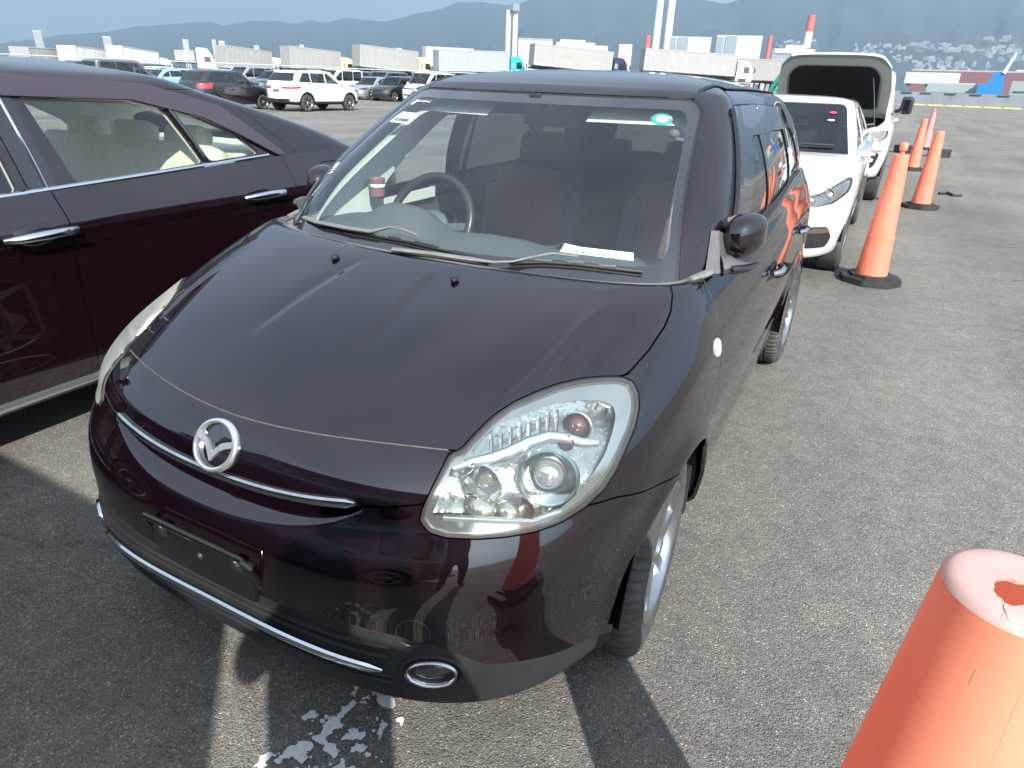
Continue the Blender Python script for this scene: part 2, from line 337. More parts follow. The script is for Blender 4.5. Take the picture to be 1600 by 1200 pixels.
# ------------------------------------------------------------------ mountains
RIDGE = [(-400, 62), (-150, 70), (0, 67), (50, 62), (90, 55), (165, 50), (220, 40), (280, 36), (325, 32), (350, 39), (395, 32), (465, 36), (485, 30), (505, 35), (540, 27), (600, 34), (645, 22), (680, 17), (715, 2), (750, 3), (800, 10), (850, -10), (920, -22), (1000, -18), (1060, -5), (1135, 6), (1180, -10), (1260, -30), (1400, -42), (1600, -35), (1900, -20), (2300, 10)]
def mountains():
    V = []; F = []; xs = np.linspace(-400, 2300, 260); rows = 22
    yr_ = np.interp(xs, [p[0] for p in RIDGE], [p[1] for p in RIDGE]); yr_ += (vnoise(np.stack([xs, xs*0], 1), 5, .03)-.5)*5
    for x, y in zip(xs, yr_):
        d = pray(x, y); el = d.z/math.hypot(d.x, d.y); ux, uy = d.x/math.hypot(d.x, d.y), d.y/math.hypot(d.x, d.y); D = 6800+700*math.sin(x*.004)
        for j in range(rows):
            t = j/(rows-2); dist = 3600+(D-3600)*min(t, 1)+(1500 if j == rows-1 else 0); hz = max(30, CAMP.z+el*D)
            zz = -2+hz*(min(t, 1)**1.35) if j < rows-1 else hz*.5
            n = vnoise(np.array([[x*1.0, dist*.06]]), 9, .03)[0]-.5; zz += hz*n*.34*math.sin(PI*min(t, 1))
            V.append((CAMP.x+ux*dist, CAMP.y+uy*dist, zz))
    n = len(xs)
    for i in range(n-1):
        for j in range(rows-1): F.append((i*rows+j, (i+1)*rows+j, (i+1)*rows+j+1, i*rows+j+1))
    s = MB().add(V, F, True); m = mat('forest', (.026, .040, .034), .95, noise=.40, nscale=.004); return tag(s.build('mountains', m), kind='structure'), s
mt, ms = mountains(); MT_BVH = BVHTree.FromPolygons(ms.V, ms.F)
# ------------------------------------------------------------------ ring lofted bodies
def ringskin(levels, nv, nf=40, ns=40, nr=24, taper=0):
    """level: yf yr W zf zs zs2 zr k nf nr ycf ycr dw  (front/rear y on the centre line, half width, heights, nose bow, corner exponents, where the sides begin and end, side barrel)"""
    L = np.array(levels, float); P = spl(np.arange(len(L)), L, np.linspace(0, len(L)-1, nv)); th = np.linspace(0, PI/2, nf+1); out = []
    thr = np.linspace(PI/2, 0, nr+1); s = np.linspace(0, 1, ns+2)[1:-1]
    for yf, yr, W, zf, zs, zs2, zr, k, ef, er, ycf, ycr, dw in P:
        def seg(t, n): r = (np.abs(np.cos(t))**n+np.abs(np.sin(t))**n)**(-1/n); return r*np.sin(t), r*np.cos(t)
        a, c = seg(th, max(ef, 1.6)); x1 = W*a; y1 = yf+k*x1**2+(ycf-yf-k*W*W)*(1-c); q = np.clip((y1-yf)/max(ycf-yf, 1e-6), 0, 1); z1 = zf+(zs-zf)*q
        y2 = ycf+(ycr-ycf)*s; x2 = (W+dw*np.sin(PI*s)**1.3)*(1-taper*s); z2 = zs+(zs2-zs)*s
        a, c = seg(thr, max(er, 1.6)); x3 = W*(1-taper)*a; y3 = yr-.04*x3**2-(yr-ycr-.04*W*W)*(1-c); q = np.clip((yr-y3)/max(yr-ycr, 1e-6), 0, 1); z3 = zr+(zs2-zr)*q
        out.append(np.stack([np.concatenate([x1, x2, x3]), np.concatenate([y1, y2, y3]), np.concatenate([z1, z2, z3])], 1))
    H = np.array(out); H[:, 0, 0] = 0; H[:, -1, 0] = 0
    return np.concatenate([(H*np.array([-1, 1, 1]))[:, ::-1][:, :-1], H], 1)
def arch(s, yc, zc, r): return s.clipf(lambda V: np.where(np.abs(V[:, 0]) < .3, 1, np.hypot(V[:, 1]-yc, V[:, 2]-zc)-r))
def tyre_mb(R, w, rr, n=60, blocks=True):
    """tyre about X, outer face at +w/2; the tread has grooves round it and cut shoulder blocks"""
    h = w/2; prof = [(rr, h-.012), (rr+.012, h-.002), ((R+rr)/2, h+.006), (R-.03, h+.001), (R-.014, h-.008), (R-.004, h-.022), (R, h-.04)]
    for g in ((-.032, .032) if blocks else ()): pass
    gr = [h*.30, -h*.02] if blocks else []
    for g in gr: prof += [(R, g+.006), (R-.008, g+.004), (R-.008, g-.004), (R, g-.006)]
    prof += [(R, -h+.04), (R-.004, -h+.022), (R-.014, -h+.008), (R-.03, -h-.001), ((R+rr)/2, -h-.006), (rr+.012, -h+.002), (rr, -h+.012)]
    b = MB(); V = []; F = []; m = n*6 if blocks else n
    for i, (r, x) in enumerate(prof):
        for j in range(m):
            t = 2*PI*j/m; q = r
            if blocks and j % 6 in (4, 5) and R-.031 < r: q = r-.0065 if abs(x) > h*.42 else (r-.0045 if (j//6) % 2 else r)
            V.append((x, q*math.cos(t), q*math.sin(t)))
    for i in range(len(prof)-1):
        for j in range(m): F.append((i*m+j, i*m+(j+1) % m, (i+1)*m+(j+1) % m, (i+1)*m+j))
    return b.add(V, F, True)
def rim_mb(rr, w, spokes=7, twist=0):
    b = MB(); h = w/2
    b.lathe([(rr+.004, h-.008), (rr+.006, h), (rr-.004, h+.002), (rr-.014, h-.006), (rr-.022, h-.03), (rr-.03, -h+.02), (rr, -h+.01)], 40, axis='X')
    b.lathe([(.001, h-.004), (.03, h-.006), (.04, h-.02), (.075, h-.028), (.08, h-.06)], 24, axis='X')
    for k in range(spokes):
        a = 2*PI*k/spokes; M = Matrix.Rotation(a, 4, 'X')
        w0, w1 = .036, .024
        P = [(h-.05, .05, -w0), (h-.05, .05, w0), (h-.055, rr-.012, w1), (h-.055, rr-.012, -w1), (h-.02, .05, -w0*.7), (h-.02, .05, w0*.7), (h-.012, rr-.012, w1*.7), (h-.012, rr-.012, -w1*.7)]
        b.hexa([M @ Vector(p) for p in P])
    for k in range(5):
        a = 2*PI*k/5; b.lathe([(.001, h-.012), (.009, h-.014), (.011, h-.03)], 8, M=Matrix.Translation((0, .055*math.cos(a), .055*math.sin(a))) @ Matrix.Rotation(PI/2, 4, 'Y'))
    return b
def wheel(parent, x, y, R, w, rr, side, spokes=7, mr=None, blocks=False, n=40, cache={}):
    key = (R, w, rr, spokes, blocks, n)
    if key not in cache:
        cache[key] = (tyre_mb(R, w, rr, n, blocks).mesh('tyre'), rim_mb(rr, w, spokes).mesh('rim'), MB().lathe([(rr-.02, w/2-.07), (.0, w/2-.07)], 24, axis='X').mesh('brake_disc'))
    t, r, d = cache[key]
    wh = link('wheel', t, MATS['tyre'], parent, (x, y, R), (0, 0, 0 if side > 0 else PI))
    rm = r.copy() if mr else r
    link('rim', rm, mr or MATS['alloy'], wh); link('brake_disc', d, MATS['dark_metal'], wh)
    return wh
# shared materials
mat('tyre', (.060, .058, .056), .8, noise=.35, nscale=14, bump=.15, bscale=400, spec=.3); mat('alloy', (.42, .43, .45), .22, metal=.95, noise=.1, nscale=12); mat('dark_metal', (.05, .05, .05), .5, metal=.6)
mat('chrome', (.72, .73, .75), .08, metal=1, rvar=.04); mat('satin', (.52, .54, .54), .28, metal=.55); mat('black_plastic', (.019, .020, .022), .58, spec=.3, noise=.25, nscale=8, bump=.06, bscale=900, rvar=.08)
mat('black_gloss', (.008, .008, .009), .08, coat=.5); mat('rubber', (.014, .014, .015), .6); mat('grey_plastic', (.16, .16, .155), .6, noise=.25, nscale=20)
mat('black', (.004, .004, .004), .8, spec=.1); mat('lamp_dark', (.03, .03, .032), .3)
PLUM = mat('plum_paint', (.0030, .0008, .0023), .5, metal=.0, coat=1, flake=1.0, dirt=.004, spec=.02)
glass = thin_glass('windshield_glass', (.86, .95, .93), refl=1.15, haze=.009); tint = thin_glass('side_glass', (.78, .85, .81), refl=1.1, haze=.008); dark_tint = thin_glass('privacy_glass', (.16, .18, .18), refl=1.2, haze=.015)
lensm = thin_glass('lens_glass', (.95, .97, .95), refl=1.0, haze=.035)
def bolt_on(bvh, p, d, far=9):
    h = bvh.ray_cast(Vector(p), Vector(d).normalized(), far); return h[0], h[1]

# ================================================================== the plum hatchback in front
hero = empty('hatchback_car', (0, 0, 0), 0, 'dark plum hatchback with large rounded headlights parked right in front of the camera', 'car')
FL = [(.16, .185, .77, .23, 3.4, .95), (.075, .205, .80, .245, 3.5, .95), (.035, .225, .826, .262, 3.5, .95), (.008, .28, .838, .30, 3.3, .95), (-.006, .36, .846, .38, 3.15, .95), (-.010, .45, .850, .47, 3.05, .95),
(-.010, .53, .858, .55, 3.0, .95), (.012, .60, .862, .63, 3.0, .95), (.043, .66, .860, .69, 2.9, .95), (.060, .715, .855, .75, 2.85, .96), (.085, .752, .850, .80, 2.75, .98), (.135, .788, .840, .845, 2.65, 1.0),
(.27, .848, .822, .89, 2.6, 1.03), (.42, .904, .804, .93, 2.6, 1.06), (.58, .953, .782, .965, 2.6, 1.08), (.775, .998, .765, .988, 2.7, 1.10), (.83, .990, .735, .985, 2.7, 1.12)]
RY = [3.80, 3.90, 3.94, 3.965, 3.975, 3.975, 3.97, 3.96, 3.95, 3.94, 3.93, 3.92, 3.90, 3.88, 3.86, 3.84, 3.80]
levels = [(yf, RY[i], W, zf, zs, zs+.03+.005*max(0, i-6), zs+.03+.004*i, 0, n, 3.5, yc, 3.45, .0 if i < 4 else .002*min(i-3, 12)) for i, (yf, zf, W, zs, n, yc) in enumerate(FL)]
G = ringskin(levels, 250, 96, 60, 20, .045)
X, Y, Z = G[..., 0], G[..., 1], G[..., 2]; AX = np.abs(X)
zstrip = lambda x: .663+.20*x*x
# crescent recess under the chrome strip
wd = .058*np.sqrt(np.clip(1-(AX/.385)**2, 0, 1))+1e-6; h = (zstrip(X)-Z)/wd; f = sstep(0, .30, h)*(1-sstep(.15, 1.12, h))/(1-0*h); m = (Y < .4) & (AX < .385) & (h > 0) & (h < 1.12)
Y += np.where(m, .046*f*np.sqrt(np.clip(1-(AX/.385)**4, 0, 1)), 0)
# two short creases and two long ridges on the bonnet
top = sstep(.74, .80, Z)*(Y < 1.1)
xc = .160-.04*np.clip((Y-.30)/.42, 0, 1)**1.3; cr = sstep(.30, .42, Y)*(1-sstep(.66, .74, Y)); Z += top*cr*np.where(AX > xc-.008, -.0075*sstep(-.008, .010, AX-xc)*np.exp(-np.clip(AX-xc, 0, 1)/.05), 0)
xr = np.interp(Y, [.32, .46, .63, .78], [.535, .575, .592, .60]); rg = sstep(.28, .4, Y)*(1-sstep(.66, .80, Y)); Z += top*rg*(.0045*np.exp(-((AX-xr)/.014)**2)-.005*sstep(0, .03, AX-xr)*np.exp(-np.clip(AX-xr, 0, 1)/.05))
# flared arches
for yc in (.795, 3.285):
    r = np.hypot(Y-yc, Z-.29); X += np.sign(X)*np.where(AX > .5, .016*np.exp(-((r-.335)/.045)**2)*(Z < .75), 0)
Bd = Surf.grid(G); BODY_BVH = Bd.bvh()
B = arch(arch(Bd, .785, .285, .342), 3.285, .285, .340)
# headlight outline measured on the skin, right-hand lamp; the other is its mirror
LO = [(.507, .214, .787), (.523, .233, .792), (.529, .268, .808), (.541, .325, .831), (.562, .377, .848), (.59, .425, .86), (.621, .47, .87), (.656, .512, .875), (.693, .551, .875), (.727, .584, .871), (.752, .596, .86), (.77, .585, .84), (.783, .559, .817), (.79, .52, .789), (.789, .474, .759), (.785, .43, .722), (.776, .393, .694), (.755, .342, .672), (.726, .289, .657), (.692, .244, .651), (.648, .199, .65), (.602, .164, .65), (.552, .134, .653), (.519, .121, .661), (.5, .12, .681), (.501, .128, .704), (.507, .151, .738), (.509, .185, .768)]
LI = [(.535, .214, .778), (.542, .276, .808), (.557, .323, .826), (.587, .37, .838), (.616, .41, .846), (.651, .448, .85), (.687, .483, .85), (.719, .509, .845), (.741, .518, .834), (.754, .504, .819), (.762, .472, .795), (.766, .426, .761), (.756, .369, .722), (.739, .327, .694), (.715, .282, .672), (.677, .238, .671), (.647, .213, .682), (.594, .175, .69), (.519, .132, .69), (.522, .143, .714), (.525, .165, .744), (.521, .198, .772)]
LN = Vector((.5, -.72, .48)).normalized(); LU = Vector((.82, .57, 0)).normalized(); LU = (LU-LN*LU.dot(LN)).normalized(); LW = LN.cross(LU)*-1
LB = np.array([LU, LW])
p2 = lambda P: [tuple(LB@np.array(p)) for p in P]
LO2, LI2 = p2(LO), p2(LI)
def lampf(V, poly, sx=None):
    """signed distance inside the lamp outline for both sides (or one)"""
    P = V*np.array([1, 1, 1]); P = P.copy(); P[:, 0] = np.abs(P[:, 0]) if sx is None else P[:, 0]*sx
    near = (P[:, 0] > .42) & (P[:, 1] < .68) & (P[:, 2] > .6); d = np.full(len(V), -1.)
    if near.any(): d[near] = polysd(P[near]@LB.T, poly)
    return d
yseam = lambda x: .12+.40*x*x
def zb(V):
    ax = np.abs(V[:, 0]); return np.where(ax < .505, zstrip(V[:, 0]), np.interp(V[:, 1], [.12, .421, .533, .631, .9], [.70, .665, .634, .618, .60]))
def zblk(V):
    z = np.interp(np.abs(V[:, 0]), [0, .16, .37, .48, .556, .603, .639, .708, .779, .807, .83, .86], [.428, .436, .447, .434, .415, .385, .353, .334, .304, .282, .27, .262]); return np.where(V[:, 1] > 1.0, 0, z)
HP = [(-.02, -.2), (.62, -.2), (.62, .35), (.66, .48), (.735, .602), (.750, .70), (.755, .80), (.75, .86), (.735, .915), (.715, .955), (.70, 1.05), (-.02, 1.2)]
hoodf = lambda V: polysd(np.stack([np.abs(V[:, 0]), V[:, 1]], 1), HP)
Bl = B.clipf(lambda V: -lampf(V, LO2)-.0035)
g = .0022
front = Bl.clipf(lambda V: 1.10-g-V[:, 1])
up = front.clipf(lambda V: V[:, 2]-zb(V)-g)
isTop = lambda V: np.minimum(V[:, 1]-yseam(V[:, 0]), V[:, 2]-.70)
hrear = lambda V: np.interp(np.abs(V[:, 0]), [0, .2, .4, .6, .7], [.778, .793, .855, .925, 1.01])-V[:, 1]
hood = up.clipf(lambda V: np.minimum(np.minimum(isTop(V), hoodf(V))-g, hrear(V))); hood.obj('hood', PLUM, hero, .012)
nose = up.clipf(lambda V: np.minimum(yseam(V[:, 0])-V[:, 1], .60-np.abs(V[:, 0]))-g); nose.obj('nose_panel', PLUM, hero, .012)
fen = up.clipf(lambda V: np.minimum(-np.minimum(isTop(V), hoodf(V)), np.abs(V[:, 0])-.55)-g)
for sx in (1, -1): fen.clipf(lambda V: V[:, 0]*sx).obj('fender', PLUM, hero, .012)
low = front.clipf(lambda V: zb(V)-g-V[:, 2])
slotf = lambda V: np.where((np.abs(V[:, 0]) < .384) & (V[:, 1] < .4), .42*.058*np.sqrt(np.clip(1-(V[:, 0]/.385)**2, 0, 1))-(zstrip(V[:, 0])-V[:, 2]), -1)
low.clipf(slotf).obj('grille_slot', mat('slot_black', (.006, .006, .006), .5), hero)
fy = lambda V: np.interp(np.abs(V[:, 0]), [0, .8, .9], [1, 1, 1])
bump = low.clipf(lambda V: np.minimum(np.minimum(-slotf(V), V[:, 2]-zblk(V)), .72-V[:, 1])-.001); bump.obj('front_bumper', PLUM, hero, .014)
trim = low.clipf(lambda V: np.minimum(zblk(V)-V[:, 2]-.001, .72-V[:, 1])); trim.obj('bumper_trim', MATS['black_plastic'], hero, .02)
for sx in (1, -1): low.clipf(lambda V: np.minimum(V[:, 1]-.72-g, V[:, 0]*sx)).obj('fender_lower', PLUM, hero, .012)
side = B.clipf(lambda V: V[:, 1]-1.10-g)
for sx in (1, -1):
    sd = side.clipf(lambda V: V[:, 0]*sx-.02)
    for nm, a, b_ in (('front_door', 1.10, 2.165), ('rear_door', 2.165, 3.12), ('quarter_panel', 3.12, 3.60)):
        pn = sd.clipf(lambda V: np.minimum(np.minimum(V[:, 1]-a-g, b_-g-V[:, 1]), V[:, 2]-.245)); o = pn.obj(nm, PLUM, hero, .012)
        if nm != 'quarter_panel':
            yh = b_-.16; hp, hn = bolt_on(BODY_BVH, (sx*2, yh, .835), (-sx, 0, 0))
            hb = MB().tube([(hp.x+sx*.012, yh-.085, .835), (hp.x+sx*.034, yh-.055, .838), (hp.x+sx*.038, yh, .84), (hp.x+sx*.032, yh+.06, .838), (hp.x+sx*.010, yh+.085, .835)], [.008, .013, .014, .013, .009], 10, up=(0, 0, 1))
            hb.build('handle', MATS['chrome'], o)
            MB().ell((hp.x-sx*.004, yh, .836), (.012, .085, .030)).build('handle_recess', mat('recess_black', (.006, .004, .006), .2), o)
side.clipf(lambda V: V[:, 1]-3.60-g).obj('tail_panel', PLUM, hero, .012)
# dark inner shell closes the gaps
sh = arch(arch(Bd, .795, .285, .42), 3.285, .285, .42).clipf(lambda V: -lampf(V, LO2)-.03).clipf(lambda V: 3.7-V[:, 1]).offset(-.016); sh.obj('inner_shell', MATS['black'], hero)
u = MB()
for yc in (.795, 3.285):
    for sx in (1, -1): u.lathe([(.345, sx*.56), (.345, sx*.83), (.36, sx*.835)], 24, (0, yc, .285), 'X', PI); u.lathe([(.001, sx*.56), (.345, sx*.56)], 24, (0, yc, .285), 'X', PI)
u.box((0, 2.0, .23), (1.5, 2.0, .05)); u.box((0, .5, .24), (1.0, .7, .04)); u.box((0, 3.6, .25), (1.2, .5, .06))
u.build('underbody', MATS['black'], hero)
for sx in (1, -1): MB().box((sx*.80, 1.06, .335), (.06, .03, .17), bev=.008).build('mud_flap', MATS['black_plastic'], hero)
# headlights
def on_lamp(a, b, depth, V=None):
    """point of the lamp at 2D (a,b), depth behind the lens"""
    h = LAMP_BVH.ray_cast(LU*a+LW*b+LN*2, -LN, 4); return h[0]-LN*depth
lp = Bd.clipf(lambda V: lampf(V, LO2, 1)); LAMP_BVH = Bd.bvh()
c3 = lambda x, y, z: tuple(LB@np.array((x, y, z)))
for sx in (1, -1):
    S = lambda s_: s_ if sx > 0 else Surf(s_.V*np.array([-1, 1, 1]), s_.N*np.array([-1, 1, 1]), [list(f)[::-1] for f in s_.F])
    MX = Matrix.Scale(sx, 4, (1, 0, 0)) if sx < 0 else Matrix.Identity(4)
    hl = link('headlight', mesh('headlight', *(lambda q: (q.V, q.F, True, q.N))(S(lp.clipf(lambda V: .006-lampf(V, LO2, 1)).offset(.0012).flange(.02)))), MATS['rubber'], hero)
    S(lp.clipf(lambda V: lampf(V, LO2, 1)-.0055).offset(.004)).obj('lens', lensm if sx > 0 else thin_glass('clouded_lens', (.92, .92, .84), refl=.8, haze=.72, milky=True, rough=.35), hl).shadow_terminator_geometry_offset = .6
    S(lp.clipf(lambda V: np.minimum(.0065-lampf(V, LO2, 1)+.0, 1)).offset(-.004)).obj('gasket', MATS['rubber'], hl)
    bz = lp.clipf(lambda V: -lampf(V, LI2, 1)).offset(-.010); S(bz).obj('bezel', mat('dull_bezel', (.50, .52, .47), .6) if sx < 0 else mat('lamp_bezel', (.56, .58, .57), .15, metal=.92), hl)
    ip = lp.clipf(lambda V: lampf(V, LI2, 1)+.001).offset(-.011); q = ip.flange(.075, -np.array(LN)); S(Surf(q.V, q.N, q.F[len(ip.F):])).obj('lamp_wall', mat('lamp_chrome', (.80, .82, .80), .10, metal=1), hl)
    bk = Surf(ip.V-np.array(LN)*.07, ip.N, ip.F); S(bk).obj('reflector', mat('lamp_reflector', (.72, .75, .73), .16, metal=.95, bump=.35, bscale=55), hl)
    def put(mb, name, m):
        me = mb.mesh(name)
        if sx < 0: me.transform(MX); me.flip_normals()
        return link(name, me, m, hl)
    fr = Matrix((LU, LW*-1, LN)).transposed().to_4x4() if False else Matrix((LU, LN.cross(LU), LN)).transposed().to_4x4()
    ax = Vector((.12, -.95, .12)).normalized(); fq = ax.to_track_quat('Z', 'Y').to_matrix().to_4x4()
    P = on_lamp(*c3(.692, .310, .745), .058); T = Matrix.Translation(P) @ Vector((.38, -.88, .16)).to_track_quat('Z', 'Y').to_matrix().to_4x4() @ Matrix.Scale(.86, 4)
    put(MB().lathe([(.078, .022), (.074, .030), (.068, .026), (.062, .0), (.050, -.02), (.046, .004), (.042, .01), (.040, -.01)], 40, M=T), 'projector_ring', MATS['lamp_chrome'])
    put(MB().lathe([(.0705, .0245), (.0735, .0305), (.0705, .0335), (.068, .030)], 40, M=T), 'projector_trim', mat('green_chrome', (.30, .52, .46), .12, metal=.9))
    put(MB().lathe([(.001, .034), (.014, .032), (.028, .024), (.038, .010), (.041, -.004)], 32, M=T), 'projector_lens', mat('lens_ball', (.55, .60, .60), .03, coat=1, metal=.75))
    P = on_lamp(*c3(.592, .214, .748), .045); T = Matrix.Translation(P) @ fq
    put(MB().lathe([(.047, .016), (.044, .02), (.040, .008), (.030, -.012), (.012, -.02), (.001, -.02)], 32, M=T), 'high_beam', MATS['lamp_chrome'])
    put(MB().lathe([(.001, .012), (.012, .008), (.018, -.004), (.018, -.018)], 16, M=T), 'beam_cap', mat('beam_cap', (.42, .42, .38), .12, metal=.8))
    P = on_lamp(*c3(.60, .185, .705), .04); put(MB().ell(P, (.036, .028, .022)).ell(P+Vector((.045, .035, -.012)), (.026, .022, .018)), 'lamp_bowl', mat('bowl', (.70, .68, .58), .14, metal=.9, bump=.2, bscale=120))
    P = on_lamp(*c3(.706, .418, .818), .034); T = Matrix.Translation(P) @ fq
    put(MB().lathe([(.034, .010), (.031, .013), (.026, .0), (.012, -.012)], 24, M=T), 'indicator_ring', MATS['lamp_chrome'])
    put(MB().ell(P+ax*.004, (.021, .021, .021)), 'indicator_bulb', mat('amber', (.085, .020, .012), .12, coat=1))
    P = on_lamp(*c3(.700, .372, .796), .034); T = Matrix.Translation(P) @ fq
    put(MB().lathe([(.019, .006), (.016, .008), (.013, -.004), (.001, -.006)], 18, M=T), 'position_lamp', MATS['lamp_dark'])
    rb = MB()
    for k in range(8):
        t = k/7; a0 = Vector((.555+.085*t, .300+.135*t, .800+.026*t)); a1 = Vector((.568+.088*t, .272+.12*t, .774+.024*t))
        A = on_lamp(*c3(*a0), .028); Bq = on_lamp(*c3(*a1), .022); rb.tube([A, (A+Bq)/2+LN*.004, Bq], .0042, 6)
    put(rb, 'reflector_rib', MATS['lamp_chrome'])
    cv = [(.528, .196, .768), (.548, .228, .772), (.575, .26, .772), (.605, .285, .783), (.635, .318, .800), (.665, .352, .808), (.695, .378, .800), (.72, .395, .790), (.748, .425, .782)]
    put(MB().tube([on_lamp(*c3(*p), .024) for p in cv], [.006, .010, .013, .014, .013, .012, .012, .011, .008], 10, flat=.6, up=LN), 'divider', mat('divider', (.66, .72, .74), .20, metal=.9))
    cv = [(.535, .148, .683), (.58, .175, .680), (.63, .205, .676), (.68, .25, .664), (.72, .30, .672)]
    put(MB().tube([on_lamp(*c3(*p), .016) for p in cv], .008, 8, up=LN), 'lower_divider', MATS['divider'])
    P = on_lamp(*c3(.668, .245, .695), .04); put(MB().lathe([(.034, .01), (.028, .014), (.02, .0), (.001, -.01)], 20, M=Matrix.Translation(P) @ fq), 'lower_bowl', mat('bowl_dark', (.30, .30, .30), .15, metal=.9))
sp_ = []
for x in np.linspace(-.50, .50, 61):
    h, n = bolt_on(BODY_BVH, (x, yseam(x), 2), (0, 0, -1)); sp_.append(h-n*.0012)
MB().tube(sp_, .0021, 6).build('hood_seam', mat('seam_dust', (.085, .08, .075), .7, noise=.2, nscale=40), hero)
# chrome strip, emblem, number plate carrier, lower strip, fog lamps
def frontp(x, z, out=0):
    h, n = bolt_on(BODY_BVH, (x, -1.5, z), (0, 1, 0)); return (h+n*out, n) if h is not None else (Vector((x, 0, z)), Vector((0, -1, 0)))
pts = [frontp(x, zstrip(x)+.006, .003)[0] for x in np.linspace(-.37, .37, 41)]
MB().tube(pts, [.003]+[.0075]*39+[.003], 8, flat=1.35).build('chrome_strip', mat('chrome_worn', (.66, .67, .66), .22, metal=1, noise=.15, nscale=60, rvar=.1), hero)
ep, en = frontp(0, .727); ez = en; ex = Vector((1, 0, 0)); ey = ez.cross(ex); EM = Matrix((ex, ey, ez)).transposed().to_4x4(); EM.translation = ep
em = MB(); R1, R2 = .060, .052
pr = [(R1, -.006), (R1+.001, .004), (R1-.002, .009), (R1-.006, .010), (R1-.010, .008), (R1-.0115, .002)]
SQ = Matrix.Diagonal((1.05, .98, 1, 1))
em.lathe(pr, 48, M=EM @ SQ)
def wing(s):
    up_ = [(-.055, .024), (-.046, .018), (-.034, .014), (-.020, .008), (-.008, -.006), (0, -.022)]; lo_ = [(0, -.036), (-.010, -.022), (-.022, -.008), (-.036, .000), (-.048, .004), (-.0545, .008)]
    c = [((-x if s > 0 else x), y) for x, y in up_+lo_]; return c if s < 0 else c[::-1]
for s_ in (1, -1): em.prism(wing(s_), .002, .009, EM)
e = em.build('emblem', mat('emblem_chrome', (.80, .81, .82), .22, metal=.85), hero); MB().lathe([(.001, .0015), (.049, .0015), (.052, .0)], 32, M=EM @ SQ).build('emblem_disc', mat('emblem_black', (.012, .009, .012), .12, coat=1), e)
pl = MB(); bw, zt, zbm = .168, .546, .425
yb = -.028
pl.box((0, yb+.018, (zt+zbm)/2-.012), (.322, .022, zt-zbm-.02), bev=.008)
pl.tube([(-bw, yb+.03, zbm+.02), (-bw, yb, zt-.02), (-bw+.012, yb-.004, zt), (0, yb-.006, zt+.002), (bw-.012, yb-.004, zt), (bw, yb, zt-.02), (bw, yb+.03, zbm+.02)], .0075, 8)
lpz = pl.build('plate_carrier', mat('carrier', (.006, .006, .007), .09, coat=.3, dirt=.015), hero)
for x in (-.12, .12, 0.0):
    MB().lathe([(.001, .006), (.006, .005), (.010, 0)], 10, M=Matrix.Translation((x, yb+.007, .517 if x else .487)) @ Matrix.Rotation(PI/2, 4, 'X')).build('bolt', MATS['chrome'] if x else MATS['dark_metal'], lpz)
for x in (-.12, .12): MB().box((x+.001, yb+.0065, .513), (.030, .002, .034)).build('mounting_slot', MATS['dark_metal'], lpz)
zl = lambda x: .352+.0*x-.02*abs(x)*2*0
pts = [frontp(x, .362-.05*x*x*0-.02*(abs(x)/.47)**2, .010)[0] for x in np.linspace(-.455, .455, 33)]
MB().tube(pts, [.003]+[.008]*31+[.003], 8, flat=1.3).build('lower_strip', MATS['chrome'], hero)
gv = MB()
for dz in (.052, .034, -.022, -.042):
    pts = [frontp(x, .362+dz-.02*(abs(x)/.47)**2*(1 if dz < .04 else .6), .002)[0] for x in np.linspace(-.47, .47, 33)]; gv.tube(pts, [.003]+[.006]*31+[.003], 6)
gv.build('grille_rib', MATS['black_plastic'], hero)
for sx in (1, -1):
    fp, fn = frontp(sx*.548, .342); fx = Vector((0, 0, 1)).cross(fn).normalized(); fy_ = fn.cross(fx); FM = Matrix((fx, fy_, fn)).transposed().to_4x4(); FM.translation = fp-fn*.004
    E = Matrix.Diagonal((.92, .60, .8, 1))
    fo = MB().lathe([(.062, -.03), (.0625, .010), (.059, .018), (.054, .017), (.047, .004), (.046, -.02)], 36, M=FM @ E).build('fog_lamp', MATS['chrome'], hero)
    MB().lathe([(.001, .012), (.02, .011), (.036, .006), (.046, -.003)], 28, M=FM @ E).build('lens', lensm, fo)
    MB().lathe([(.046, -.004), (.036, -.028), (.014, -.036), (.001, -.036)], 28, M=FM @ E).build('reflector', mat('fog_reflector', (.36, .37, .37), .2, metal=.85, bump=.5, bscale=120), fo)
    MB().tube([FM @ Vector((-.04, .000, .002)), FM @ Vector((-.015, -.006, .006)), FM @ Vector((.02, -.004, .006)), FM @ Vector((.045, .006, .002))], .003, 6).build('visor', MATS['chrome'], fo)
    MB().lathe([(.074, -.006), (.080, .004), (.071, .008), (.064, .004)], 36, M=FM @ E).build('surround', MATS['black_plastic'], fo)
    # towing eye cover, right only in view
    mp, mn = bolt_on(BODY_BVH, (sx*2, 1.045, .818), (-sx, 0, 0)); MB().lathe([(.001, .010), (.014, .009), (.019, .005), (.021, -.002)], 20, M=Matrix.Translation(mp) @ mn.to_track_quat('Z', 'Y').to_matrix().to_4x4() @ Matrix.Diagonal((1, 1.3, 1, 1))).build('side_marker', mat('marker', (.80, .80, .76), .18, coat=.6), hero)
for o_ in hero.children_recursive:
    if o_.type == 'MESH' and o_.parent is not hero: o_.shadow_terminator_geometry_offset = .4; o_.shadow_terminator_shading_offset = .15
tp, tn = frontp(.515, .445); MB().lathe([(.0335, .0002), (.0345, .0012), (.0355, .0002)], 28, M=Matrix.Translation(tp) @ tn.to_track_quat('Z', 'Y').to_matrix().to_4x4()).build('tow_cover_ring', mat('tow_ring', (.03, .02, .028), .3), hero)
